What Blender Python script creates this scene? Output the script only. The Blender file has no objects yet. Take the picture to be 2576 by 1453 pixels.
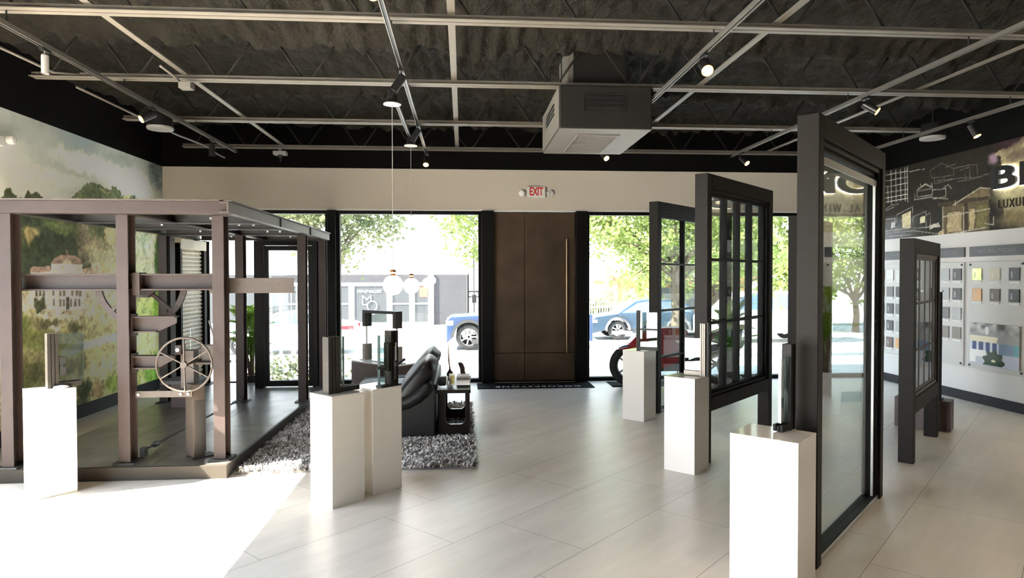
import bpy, bmesh, math, random
import numpy as np
from mathutils import Vector, Matrix, noise

# ------------------------------------------------------------------ camera, sky, sun, exposure
scn = bpy.context.scene
COL = scn.collection
rnd = random.Random(7)
W, H, FPX = 2576.0, 1453.0, 1658.27
yaw, pitch, roll = math.radians(4.252), math.radians(1.0745), math.radians(-0.097)
fwd = Vector((math.sin(yaw)*math.cos(pitch), math.cos(yaw)*math.cos(pitch), -math.sin(pitch)))
rgt = Vector((math.cos(yaw), -math.sin(yaw), 0)); up = rgt.cross(fwd)
r2 = rgt*math.cos(roll)+up*math.sin(roll); u2 = -rgt*math.sin(roll)+up*math.cos(roll)
cd = bpy.data.cameras.new('camera'); cam = bpy.data.objects.new('camera', cd); COL.objects.link(cam)
cd.sensor_width = 36.0; cd.lens = FPX/W*36.0; cd.clip_start = 0.05; cd.clip_end = 400
M = Matrix((r2, u2, -fwd)).transposed().to_4x4(); M.translation = (0, 0, 1.65)
cam.matrix_world = M; scn.camera = cam

SKY, SUN = 5.0, 29.0
wd = bpy.data.worlds.new('sky'); scn.world = wd; wd.use_nodes = True
wn = wd.node_tree.nodes; wl = wd.node_tree.links
bg = wn['Background']; bg.inputs['Strength'].default_value = SKY
tcw = wn.new('ShaderNodeTexCoord'); sep = wn.new('ShaderNodeSeparateXYZ'); crw = wn.new('ShaderNodeValToRGB')
crw.color_ramp.elements[0].position = 0.0; crw.color_ramp.elements[0].color = (0.96, 0.97, 1.0, 1)
crw.color_ramp.elements[1].position = 0.7; crw.color_ramp.elements[1].color = (0.55, 0.74, 1.0, 1)
wl.new(tcw.outputs['Generated'], sep.inputs[0]); wl.new(sep.outputs['Z'], crw.inputs[0]); wl.new(crw.outputs[0], bg.inputs['Color'])

sd = bpy.data.lights.new('sun', 'SUN'); sun = bpy.data.objects.new('sun', sd); COL.objects.link(sun)
sd.energy = SUN; sd.angle = math.radians(0.6); sd.color = (1.0, 0.93, 0.82)
SUN_AZ, SUN_EL = math.radians(198.0), math.radians(37.2)
sdir = Vector((math.cos(SUN_EL)*math.cos(SUN_AZ), math.cos(SUN_EL)*math.sin(SUN_AZ), math.sin(SUN_EL)))
sun.rotation_euler = sdir.to_track_quat('Z', 'Y').to_euler(); sun.location = (-20, -8, 18)

vs = scn.view_settings
vs.view_transform = 'Standard'; vs.look = 'None'; vs.exposure = 2.12; vs.gamma = 1.0; vs.use_curve_mapping = False
try:
    scn.cycles.max_bounces = 10; scn.cycles.diffuse_bounces = 5; scn.cycles.glossy_bounces = 5
    scn.cycles.transparent_max_bounces = 24; scn.cycles.sample_clamp_indirect = 8.0; scn.cycles.caustics_reflective = False
    scn.cycles.caustics_refractive = False
except Exception:
    pass

# ------------------------------------------------------------------ helpers
PI = math.pi; S2 = math.sqrt(0.5)

class MB:
    def __init__(self): self.bm = bmesh.new()
    def _xf(self, vs_, m):
        if m is not None: bmesh.ops.transform(self.bm, matrix=m, verts=vs_)
    def box(self, x0, x1, y0, y1, z0, z1, m=None):
        v = [self.bm.verts.new(c) for c in ((x0,y0,z0),(x1,y0,z0),(x1,y1,z0),(x0,y1,z0),(x0,y0,z1),(x1,y0,z1),(x1,y1,z1),(x0,y1,z1))]
        for f in ((3,2,1,0),(4,5,6,7),(0,1,5,4),(1,2,6,5),(2,3,7,6),(3,0,4,7)): self.bm.faces.new([v[i] for i in f])
        self._xf(v, m); return self
    def cyl(self, a, b, r, r1=None, n=14, cap=True):
        a, b = Vector(a), Vector(b); r1 = r if r1 is None else r1
        q = (b-a).to_track_quat('Z', 'Y').to_matrix(); A, B = [], []
        for i in range(n):
            t = 2*PI*i/n; d = q @ Vector((math.cos(t), math.sin(t), 0))
            A.append(self.bm.verts.new(a+d*r)); B.append(self.bm.verts.new(b+d*r1))
        for i in range(n): self.bm.faces.new((A[i], A[(i+1)%n], B[(i+1)%n], B[i]))
        if cap: self.bm.faces.new(A[::-1]); self.bm.faces.new(B)
        return self
    def bar(self, a, b, w, h, upv=(0,0,1)):
        a, b = Vector(a), Vector(b); d = (b-a).normalized(); s = d.cross(Vector(upv)).normalized(); u = s.cross(d)
        v = [self.bm.verts.new(p+s*(i*w/2)+u*(j*h/2)) for p in (a, b) for i, j in ((-1,-1),(1,-1),(1,1),(-1,1))]
        for f in ((0,1,2,3),(7,6,5,4),(4,5,1,0),(5,6,2,1),(6,7,3,2),(7,4,0,3)): self.bm.faces.new([v[i] for i in f])
        return self
    def tube(self, pts, r, n=10, closed=False, cap=True):
        pts = [Vector(p) for p in pts]; N = len(pts); rs = r if isinstance(r, (list, tuple)) else [r]*N; rings = []; prev = None
        for i, p in enumerate(pts):
            if closed: t = pts[(i+1)%N]-pts[i-1]
            else: t = pts[min(i+1, N-1)]-pts[max(i-1, 0)]
            t.normalize()
            if prev is None:
                prev = t.orthogonal().normalized()
            prev = (prev-t*prev.dot(t)).normalized(); bb = t.cross(prev)
            rings.append([self.bm.verts.new(p+(prev*math.cos(2*PI*k/n)+bb*math.sin(2*PI*k/n))*rs[i]) for k in range(n)])
        for i in range(N if closed else N-1):
            A, B = rings[i], rings[(i+1)%N]
            off = 0
            if closed and i == N-1:
                off = min(range(n), key=lambda o: sum((A[k].co-B[(k+o)%n].co).length for k in range(n)))
            for k in range(n): self.bm.faces.new((A[k], A[(k+1)%n], B[(k+1+off)%n], B[(k+off)%n]))
        if cap and not closed: self.bm.faces.new(rings[0][::-1]); self.bm.faces.new(rings[-1])
        return self
    def lathe(self, prof, n=28, c=(0,0,0), m=None, cap=True):
        rings, vv = [], []
        for r, z in prof:
            rg = [self.bm.verts.new((c[0]+max(r,1e-4)*math.cos(2*PI*k/n), c[1]+max(r,1e-4)*math.sin(2*PI*k/n), c[2]+z)) for k in range(n)]
            rings.append(rg); vv += rg
        for A, B in zip(rings, rings[1:]):
            for k in range(n): self.bm.faces.new((A[k], A[(k+1)%n], B[(k+1)%n], B[k]))
        if cap: self.bm.faces.new(rings[0][::-1]); self.bm.faces.new(rings[-1])
        self._xf(vv, m); return self
    def prism(self, poly, w0, w1, m=None):
        """polygon in local x,y extruded along local z from w0 to w1"""
        A = [self.bm.verts.new((x, y, w0)) for x, y in poly]; B = [self.bm.verts.new((x, y, w1)) for x, y in poly]; n = len(poly)
        self.bm.faces.new(A[::-1]); self.bm.faces.new(B)
        for i in range(n): self.bm.faces.new((A[i], A[(i+1)%n], B[(i+1)%n], B[i]))
        self._xf(A+B, m); return self
    def pillow(self, c, s, e=0.45, m=None, n=20):
        """super-ellipsoid cushion"""
        vv = []; rings = []
        f = lambda w, ex: math.copysign(abs(w)**ex, w)
        for i in range(1, n):
            ph = -PI/2+PI*i/n; rg = []
            for k in range(n*2):
                th = PI*k/n
                rg.append(self.bm.verts.new((s[0]*f(math.cos(ph), e)*f(math.cos(th), e), s[1]*f(math.cos(ph), e)*f(math.sin(th), e), s[2]*f(math.sin(ph), e))))
            rings.append(rg); vv += rg
        for A, B in zip(rings, rings[1:]):
            for k in range(2*n): self.bm.faces.new((A[k], A[(k+1)%(2*n)], B[(k+1)%(2*n)], B[k]))
        for rg, z, rev in ((rings[0], -s[2], 1), (rings[-1], s[2], 0)):
            t = self.bm.verts.new((0, 0, z)); vv.append(t)
            for k in range(2*n):
                q = (rg[k], rg[(k+1)%(2*n)], t); self.bm.faces.new(q[::-1] if rev else q)
        self._xf(vv, (Matrix.Translation(c) @ m) if m is not None else Matrix.Translation(c)); return self
    def ball(self, c, r, n=12, sz=1.0): return self.pillow(c, (r, r, r*sz), 1.0, None, n)
    def face(self, pts): self.bm.faces.new([self.bm.verts.new(p) for p in pts]); return self
    def text(self, s, size, m, depth=0.004, spacing=1.0, bold=0.0, xscale=1.0):
        cu = bpy.data.curves.new('tmp', 'FONT'); cu.body = s; cu.size = size; cu.extrude = depth/2; cu.align_x = 'CENTER'; cu.align_y = 'CENTER'
        cu.space_character = spacing; cu.offset = bold; cu.resolution_u = 4
        ob = bpy.data.objects.new('tmp', cu); COL.objects.link(ob)
        dg = bpy.context.evaluated_depsgraph_get(); me = bpy.data.meshes.new_from_object(ob.evaluated_get(dg))
        me.transform(m @ Matrix.Diagonal((xscale, 1, 1, 1))); self.bm.from_mesh(me)
        bpy.data.objects.remove(ob); bpy.data.curves.remove(cu); bpy.data.meshes.remove(me); return self
    def build(self, name, mat, parent=None, smooth=False, bevel=0.0, loc=None, rz=0.0, seg=2):
        me = bpy.data.meshes.new(name)
        bmesh.ops.recalc_face_normals(self.bm, faces=self.bm.faces[:])
        self.bm.to_mesh(me); self.bm.free(); me.materials.append(mat)
        if smooth:
            for p in me.polygons: p.use_smooth = True
        o = bpy.data.objects.new(name, me); COL.objects.link(o)
        if smooth == 'auto':
            try: me.set_sharp_from_angle(angle=math.radians(40))
            except Exception: pass
        if parent: o.parent = parent
        if loc is not None: o.location = loc
        if rz: o.rotation_euler = (0, 0, rz)
        if bevel:
            b = o.modifiers.new('bevel', 'BEVEL'); b.width = bevel; b.segments = seg; b.limit_method = 'ANGLE'; b.angle_limit = math.radians(35)
        return o

def tag(o, label=None, cat=None, group=None, kind=None):
    if label: o['label'] = label
    if cat: o['category'] = cat
    if group: o['group'] = group
    if kind: o['kind'] = kind
    return o
def thing(name, label, cat, loc=(0,0,0), rz=0.0, group=None):
    o = bpy.data.objects.new(name, None); COL.objects.link(o); o.empty_display_size = 0.1
    o.location = loc; o.rotation_euler = (0, 0, rz); return tag(o, label, cat, group)
def dup(o, loc=None, rz=None, label=None, parent=None):
    c = o.copy(); COL.objects.link(c)
    if parent: c.parent = parent
    if loc is not None: c.location = loc
    if rz is not None: c.rotation_euler = (0, 0, rz)
    if label: c['label'] = label
    for ch in list(o.children): dup(ch, parent=c)
    return c
def struct(o, label=None): o['kind'] = 'structure'; return tag(o, label) if label else o
RX90 = Matrix.Rotation(PI/2, 4, 'X')
FACE_S = RX90                                     # local xy -> world xz, facing -y
FACE_W = Matrix(((0,0,-1,0),(-1,0,0,0),(0,1,0,0),(0,0,0,1)))   # on the right wall, facing -x
def T(x, y, z): return Matrix.Translation((x, y, z))

def lin(c): return tuple(((v/12.92) if v <= 0.04045 else ((v+0.055)/1.055)**2.4) for v in c)
def rgb(r, g, b): return lin((r/255, g/255, b/255))

def mat(name, col, rough=0.5, metal=0.0, spec=0.5, var=0.0, vscale=8.0, bump=0.0, bscale=60.0, coat=0.0, coat_r=0.1, stretch=(1,1,1), emit=None, estr=0.0, trans=0.0):
    m = bpy.data.materials.new(name); m.use_nodes = True; nt = m.node_tree; b = nt.nodes['Principled BSDF']
    b.inputs['Base Color'].default_value = (*col, 1); b.inputs['Roughness'].default_value = rough; b.inputs['Metallic'].default_value = metal
    b.inputs['Specular IOR Level'].default_value = spec; b.inputs['Coat Weight'].default_value = coat; b.inputs['Coat Roughness'].default_value = coat_r
    if emit: b.inputs['Emission Color'].default_value = (*emit, 1); b.inputs['Emission Strength'].default_value = estr
    if var or bump:
        tc = nt.nodes.new('ShaderNodeTexCoord'); mp = nt.nodes.new('ShaderNodeMapping'); mp.inputs['Scale'].default_value = stretch
        nt.links.new(tc.outputs['Object'], mp.inputs[0])
    if var:
        n = nt.nodes.new('ShaderNodeTexNoise'); n.inputs['Scale'].default_value = vscale; n.inputs['Detail'].default_value = 5
        r = nt.nodes.new('ShaderNodeValToRGB'); r.color_ramp.elements[0].position = 0.3; r.color_ramp.elements[1].position = 0.7
        r.color_ramp.elements[0].color = (*[c*(1-var) for c in col], 1); r.color_ramp.elements[1].color = (*[min(1, c*(1+var)) for c in col], 1)
        nt.links.new(mp.outputs[0], n.inputs['Vector']); nt.links.new(n.outputs['Fac'], r.inputs[0]); nt.links.new(r.outputs[0], b.inputs['Base Color'])
    if bump:
        n2 = nt.nodes.new('ShaderNodeTexNoise'); n2.inputs['Scale'].default_value = bscale; n2.inputs['Detail'].default_value = 4
        bp = nt.nodes.new('ShaderNodeBump'); bp.inputs['Strength'].default_value = bump; bp.inputs['Distance'].default_value = 0.04 if name == 'spray_foam' else 0.01
        nt.links.new(mp.outputs[0], n2.inputs['Vector']); nt.links.new(n2.outputs['Fac'], bp.inputs['Height']); nt.links.new(bp.outputs[0], b.inputs['Normal'])
    return m
def glass_mat(name, tint=(0.93, 0.96, 0.95), ior=1.5, rough=0.0, boost=1.0):
    m = bpy.data.materials.new(name); m.use_nodes = True; nt = m.node_tree; nt.nodes.clear()
    out = nt.nodes.new('ShaderNodeOutputMaterial'); mx = nt.nodes.new('ShaderNodeMixShader'); tr = nt.nodes.new('ShaderNodeBsdfTransparent'); gl = nt.nodes.new('ShaderNodeBsdfGlossy')
    fr = nt.nodes.new('ShaderNodeFresnel'); fr.inputs['IOR'].default_value = ior; tr.inputs[0].default_value = (*tint, 1); gl.inputs['Roughness'].default_value = rough
    ge = nt.nodes.new('ShaderNodeNewGeometry'); mi = nt.nodes.new('ShaderNodeMapRange'); mi.inputs[3].default_value = ior; mi.inputs[4].default_value = 1/ior
    nt.links.new(ge.outputs['Backfacing'], mi.inputs[0]); nt.links.new(mi.outputs[0], fr.inputs['IOR'])
    mu = nt.nodes.new('ShaderNodeMath'); mu.operation = 'MULTIPLY'; mu.inputs[1].default_value = boost; mu.use_clamp = True
    nt.links.new(fr.outputs[0], mu.inputs[0]); nt.links.new(mu.outputs[0], mx.inputs[0]); nt.links.new(tr.outputs[0], mx.inputs[1]); nt.links.new(gl.outputs[0], mx.inputs[2]); nt.links.new(mx.outputs[0], out.inputs[0])
    return m
def leaf_mat(name, c1, c2, tr=0.35):
    m = bpy.data.materials.new(name); m.use_nodes = True; nt = m.node_tree; nt.nodes.clear()
    out = nt.nodes.new('ShaderNodeOutputMaterial'); mx = nt.nodes.new('ShaderNodeMixShader'); df = nt.nodes.new('ShaderNodeBsdfDiffuse'); tl = nt.nodes.new('ShaderNodeBsdfTranslucent')
    tc = nt.nodes.new('ShaderNodeTexCoord'); n = nt.nodes.new('ShaderNodeTexNoise'); n.inputs['Scale'].default_value = 2.2; n.inputs['Detail'].default_value = 6
    r = nt.nodes.new('ShaderNodeValToRGB'); r.color_ramp.elements[0].position = 0.35; r.color_ramp.elements[1].position = 0.65
    r.color_ramp.elements[0].color = (*c1, 1); r.color_ramp.elements[1].color = (*c2, 1); mx.inputs[0].default_value = tr
    nt.links.new(tc.outputs['Object'], n.inputs['Vector']); nt.links.new(n.outputs['Fac'], r.inputs[0])
    for s in (df, tl): nt.links.new(r.outputs[0], s.inputs[0])
    nt.links.new(df.outputs[0], mx.inputs[1]); nt.links.new(tl.outputs[0], mx.inputs[2]); nt.links.new(mx.outputs[0], out.inputs[0])
    return m
def vcol_mat(name, rough=0.6, nscale=40.0, nvar=0.10):
    m = bpy.data.materials.new(name); m.use_nodes = True; nt = m.node_tree; b = nt.nodes['Principled BSDF']; b.inputs['Roughness'].default_value = rough; b.inputs['Specular IOR Level'].default_value = 0.2
    a = nt.nodes.new('ShaderNodeVertexColor'); a.layer_name = 'paint'; tc = nt.nodes.new('ShaderNodeTexCoord'); n = nt.nodes.new('ShaderNodeTexNoise'); n.inputs['Scale'].default_value = nscale; n.inputs['Detail'].default_value = 4
    mr = nt.nodes.new('ShaderNodeMapRange'); mr.inputs[3].default_value = 1-nvar; mr.inputs[4].default_value = 1+nvar
    vm = nt.nodes.new('ShaderNodeVectorMath'); vm.operation = 'SCALE'
    nt.links.new(tc.outputs['Object'], n.inputs['Vector']); nt.links.new(n.outputs['Fac'], mr.inputs[0]); nt.links.new(a.outputs[0], vm.inputs[0]); nt.links.new(mr.outputs[0], vm.inputs['Scale']); nt.links.new(vm.outputs[0], b.inputs['Base Color'])
    return m

# ------------------------------------------------------------------ materials
m_white = mat('wall_paint', (0.62, 0.55, 0.46), 0.75, var=0.03, vscale=1.5, bump=0.05, bscale=220)
m_white2 = mat('wall_white', (0.80, 0.77, 0.745), 0.75, var=0.02, vscale=1.5)
m_black = mat('black_paint', (0.0040, 0.0036, 0.0032), 0.85, spec=0.12, var=0.2, vscale=3)
m_foam = mat('spray_foam', (0.0205, 0.0178, 0.0130), 0.9, spec=0.2, var=0.30, vscale=3.0, bump=1.0, bscale=16, stretch=(1, 0.55, 1))
m_joist = mat('joist_paint', (0.17, 0.148, 0.12), 0.5, var=0.08, vscale=5)
m_joistd = mat('joist_dark', (0.016, 0.0145, 0.0125), 0.7, spec=0.2, var=0.1, vscale=5)
m_gun = mat('gunmetal', (0.0100, 0.0080, 0.0054), 0.5, spec=0.13, var=0.08, vscale=20, bump=0.03, bscale=300)
m_gun2 = mat('gunmetal_dark', (0.005, 0.0042, 0.0035), 0.45, spec=0.12)
m_front = mat('storefront_black', (0.005, 0.0045, 0.004), 0.45, spec=0.14)
m_alu = mat('aluminium', (0.55, 0.54, 0.52), 0.3, metal=0.9)
m_chrome = mat('chrome', (0.8, 0.8, 0.8), 0.12, metal=1.0)
m_rust = mat('mauve_steel', (0.034, 0.0225, 0.0195), 0.5, spec=0.25, var=0.12, vscale=7, bump=0.05, bscale=120)
m_rust2 = mat('pale_steel', (0.058, 0.046, 0.038), 0.45, spec=0.3, var=0.15, vscale=6)
m_dsteel = mat('dark_steel', (0.030, 0.027, 0.025), 0.5, var=0.15, vscale=9)
m_plat = mat('platform_plate', (0.24, 0.215, 0.19), 0.34, metal=0.75, var=0.25, vscale=5, bump=0.12, bscale=14)
m_kerb = mat('kerb_metal', (0.034, 0.029, 0.023), 0.55, spec=0.12, var=0.08, vscale=3)
m_ped = mat('white_gloss', (0.72, 0.685, 0.63), 0.12, spec=0.5, coat=0.4, coat_r=0.05)
m_wood = mat('brown_laminate', (0.065, 0.036, 0.027), 0.4, var=0.25, vscale=5, stretch=(1,1,9))
m_leather = mat('black_leather', (0.0065, 0.0063, 0.0066), 0.42, spec=0.28, var=0.15, vscale=9, bump=0.2, bscale=45)
m_espresso = mat('espresso_wood', (0.007, 0.005, 0.004), 0.3, spec=0.22, var=0.2, vscale=12, stretch=(1,9,1))
m_glass = glass_mat('storefront_glass', (0.52, 0.53, 0.53))
m_glassc = glass_mat('side_glass', (0.96, 0.97, 0.97))
m_glassd = glass_mat('display_glass', (0.84, 0.88, 0.86), 1.52, boost=1.35)
m_glasse = mat('glass_edge', (0.035, 0.06, 0.055), 0.1, spec=0.8)
m_bulb = mat('lamp_glow', (1, 0.9, 0.75), 0.4, emit=(1.0, 0.80, 0.55), estr=14.0)
m_globe = mat('globe_glow', (1, 0.98, 0.95), 0.3, emit=(1.0, 0.93, 0.84), estr=9.0)
m_halo = mat('halo_light', (1, 1, 1), 0.4, emit=(1.0, 0.97, 0.93), estr=1.1)
m_rimglow = mat('rim_glow', (1, 0.6, 0.3), 0.4, emit=(1.0, 0.40, 0.10), estr=0.45)  # orange emission imitating the warm glow at the lens edge
m_blackp = mat('black_plastic', (0.012, 0.012, 0.012), 0.4)
m_greyp = mat('grey_plastic', (0.35, 0.34, 0.32), 0.5)
m_whitep = mat('white_plastic', (0.75, 0.73, 0.69), 0.4)
m_red = mat('red_letters', (0.65, 0.03, 0.035), 0.4)
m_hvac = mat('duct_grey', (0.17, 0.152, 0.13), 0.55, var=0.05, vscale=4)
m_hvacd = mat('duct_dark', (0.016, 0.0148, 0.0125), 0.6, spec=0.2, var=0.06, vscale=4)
m_copper = mat('socket_copper', (0.40, 0.19, 0.09), 0.35, metal=0.6)
m_base = mat('baseboard_paint', (0.025, 0.025, 0.029), 0.5, spec=0.2)
m_board = mat('sample_board', (0.60, 0.585, 0.56), 0.4, var=0.02, vscale=6)
m_hdr = mat('header_grey', (0.085, 0.088, 0.10), 0.45)
m_hdrtxt = mat('header_text', (0.27, 0.27, 0.285), 0.4)
m_paper = mat('paper_white', (0.82, 0.81, 0.78), 0.6)
m_mat = mat('mat_rubber', (0.006, 0.0065, 0.007), 0.9, spec=0.08, var=0.2, vscale=40, bump=0.2, bscale=200)
m_soil = mat('red_mulch', (0.16, 0.035, 0.02), 0.9, var=0.4, vscale=60, bump=0.6, bscale=90)
m_trunk = mat('bark', (0.16, 0.12, 0.085), 0.85, var=0.3, vscale=12, bump=0.5, bscale=30)
m_palm = leaf_mat('palm_leaf', (0.11, 0.20, 0.025), (0.30, 0.42, 0.07), 0.5)
m_leafA = leaf_mat('tree_leaf', (0.13, 0.165, 0.085), (0.36, 0.38, 0.19), 0.45)
m_leafB = leaf_mat('bright_leaf', (0.22, 0.29, 0.085), (0.50, 0.56, 0.22), 0.5)
LEFT_PAINT = [["e",[7.148,3.149],[0.91,0.163],[152,156,146],0.9],["e",[8.136,3.272],[0.518,0.164],[128,142,142],0.9],["e",[8.554,3.015],[1.243,0.148],[196,196,178],0.9],["e",[9.336,2.875],[0.698,0.217],[214,212,192],0.9],["e",[7.528,2.76],[0.935,0.108],[172,174,158],0.9],["e",[10.103,3.213],[0.288,0.352],[84,98,98],0.8],["e",[9.033,3.198],[0.534,0.105],[140,150,142],0.9],["p",[[6.463,2.303],[6.568,2.426],[6.782,2.433],[6.907,2.508],[7.04,2.445],[7.226,2.516],[7.388,2.528],[7.578,2.525],[7.734,2.49],[8.038,2.515],[8.016,1.637],[6.448,1.641]],[66,72,44],0.05],["p",[[7.733,2.437],[7.946,2.573],[8.081,2.669],[8.271,2.75],[8.658,2.804],[9.022,2.791],[9.28,2.75],[9.496,2.711],[9.903,2.666],[10.15,2.574],[10.126,1.632],[7.714,1.638]],[84,94,60],0.05],["e",[9.206,2.752],[0.095,0.037],[190,178,104],0.4],["e",[8.119,2.571],[0.098,0.028],[120,116,70],0.6],["e",[8.684,2.737],[0.132,0.025],[128,118,68],0.6],["p",[[6.362,2.148],[7.067,2.307],[7.586,2.283],[8.109,2.151],[8.335,1.925],[8.328,1.637],[6.35,1.642]],[54,64,42],0.05],["e",[7.198,2.113],[0.141,0.116],[150,134,78],0.6],["e",[7.727,2.206],[0.32,0.098],[92,108,58],0.8],["e",[7.001,2.04],[0.121,0.121],[96,96,56],0.7],["e",[7.442,1.98],[0.28,0.129],[48,58,38],0.7],["e",[8.189,2.109],[0.185,0.33],[118,108,84],0.9],["e",[8.573,1.933],[0.479,0.247],[172,160,118],0.9],["e",[8.831,2.186],[0.217,0.133],[206,178,124],0.5],["e",[8.902,1.944],[0.14,0.062],[186,160,110],0.6],["p",[[8.352,1.926],[9.005,2.103],[9.486,2.293],[10.406,2.296],[10.38,1.268],[8.338,1.348]],[170,170,128],0.3],["e",[9.652,2.137],[0.361,0.224],[146,162,128],0.9],["e",[9.53,1.799],[0.137,0.05],[206,196,116],0.4],["e",[10.11,1.984],[0.129,0.529],[74,106,42],0.7],["e",[9.425,2.07],[0.033,0.017],[220,220,205],0.5],["e",[9.744,2.057],[0.035,0.022],[220,220,205],0.5],["p",[[6.351,1.678],[7.113,1.68],[8.995,1.687],[10.258,1.691],[10.195,-0.751],[6.317,0.196]],[150,142,86],0.1],["p",[[7.208,1.755],[7.553,1.777],[7.55,1.639],[7.206,1.639]],[156,126,106],0.01],["p",[[8.139,1.75],[8.524,1.794],[8.52,1.636],[8.137,1.637]],[170,140,112],0.01],["p",[[8.489,1.813],[8.999,1.833],[8.994,1.635],[8.485,1.636]],[214,190,128],0.02],["p",[[7.065,1.68],[8.996,1.713],[8.981,1.114],[7.056,1.316]],[190,174,140],0.03],["p",[[7.214,1.706],[8.196,1.712],[8.185,1.268],[7.205,1.325]],[200,190,164],0.01],["p",[[7.554,1.795],[8.157,1.806],[8.137,1.637],[7.55,1.639]],[202,194,170],0.01],["p",[[7.547,1.795],[7.604,1.857],[7.72,1.896],[7.846,1.909],[7.992,1.904],[8.102,1.87],[8.165,1.806]],[142,116,96],0.01],["p",[[7.732,1.798],[7.845,1.872],[7.973,1.803]],[176,156,130],0.01],["l",[[7.846,1.909],[7.847,1.945]],[130,110,90],0.02],["p",[[7.286,1.522],[7.325,1.521],[7.323,1.454],[7.284,1.455]],[104,92,70],0.01],["p",[[7.344,1.521],[7.384,1.52],[7.383,1.452],[7.343,1.454]],[104,92,70],0.01],["p",[[7.404,1.52],[7.444,1.519],[7.443,1.451],[7.402,1.452]],[104,92,70],0.01],["p",[[7.568,1.517],[7.61,1.516],[7.609,1.446],[7.566,1.447]],[104,92,70],0.01],["p",[[7.696,1.514],[7.74,1.513],[7.738,1.442],[7.694,1.443]],[104,92,70],0.01],["p",[[7.762,1.513],[7.806,1.512],[7.805,1.44],[7.76,1.441]],[104,92,70],0.01],["p",[[7.92,1.51],[7.966,1.509],[7.965,1.436],[7.918,1.437]],[104,92,70],0.01],["p",[[8.013,1.508],[8.061,1.507],[8.059,1.433],[8.012,1.434]],[104,92,70],0.01],["p",[[8.077,1.507],[8.125,1.506],[8.123,1.431],[8.075,1.432]],[104,92,70],0.01],["p",[[7.58,1.412],[7.615,1.411],[7.613,1.332],[7.578,1.333]],[108,96,74],0.01],["p",[[7.694,1.408],[7.73,1.407],[7.728,1.327],[7.692,1.328]],[108,96,74],0.01],["p",[[7.759,1.406],[7.796,1.404],[7.794,1.324],[7.757,1.325]],[108,96,74],0.01],["p",[[7.902,1.401],[7.94,1.4],[7.939,1.317],[7.9,1.319]],[108,96,74],0.01],["p",[[7.979,1.398],[8.019,1.397],[8.017,1.314],[7.977,1.316]],[108,96,74],0.01],["p",[[8.058,1.396],[8.098,1.394],[8.096,1.31],[8.056,1.312]],[108,96,74],0.01],["p",[[7.827,1.421],[7.887,1.42],[7.884,1.283],[7.823,1.286]],[84,74,58],0.01],["p",[[7.774,1.705],[7.925,1.706],[7.924,1.697],[7.774,1.696]],[120,100,80],0.005],["p",[[7.69,1.24],[7.854,1.294],[7.975,1.224]],[140,124,92],0.01],["e",[7.361,1.364],[0.12,0.102],[66,70,42],0.5],["e",[7.123,1.558],[0.049,0.123],[150,140,110],0.5],["p",[[7.254,1.277],[8.127,1.238],[8.133,1.168],[7.253,1.223]],[186,176,140],0.02],["e",[7.49,1.143],[0.241,0.061],[98,90,54],0.6],["e",[7.812,1.134],[0.2,0.045],[150,138,98],0.6],["e",[8.003,1.06],[0.16,0.093],[84,82,48],0.7],["e",[7.629,1.089],[0.145,0.044],[196,184,150],0.5],["e",[7.1,1.11],[0.15,0.245],[104,112,48],0.8],["e",[7.287,1.011],[0.268,0.126],[112,116,54],0.7],["e",[8.692,1.183],[0.601,0.302],[196,182,126],0.9],["e",[9.744,1.123],[0.498,0.34],[160,178,84],0.8],["e",[10.054,1.281],[0.18,0.351],[120,158,44],0.6],["p",[[7.806,0.882],[8.976,0.917],[10.238,0.916],[10.209,-0.215],[7.788,0.108]],[190,176,108],0.2],["l",[[7.767,0.796],[8.077,0.835],[8.501,0.859],[8.975,0.885]],[212,200,168],0.05],["e",[8.072,0.635],[0.334,0.186],[128,122,66],0.9],["e",[8.583,0.492],[0.482,0.199],[204,184,124],0.9],["e",[7.478,0.648],[0.673,0.172],[108,104,54],0.9],["e",[7.088,0.622],[0.388,0.244],[88,88,44],0.8],["e",[8.145,0.294],[0.201,0.16],[62,72,36],0.6],["e",[8.451,0.265],[0.162,0.128],[146,122,74],0.6],["e",[8.813,0.306],[0.238,0.153],[134,148,56],0.7],["e",[9.271,0.287],[0.45,0.215],[158,164,74],0.8],["e",[9.904,0.305],[0.304,0.289],[108,150,40],0.6],["e",[7.98,0.115],[0.242,0.092],[70,76,40],0.6]]
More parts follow.
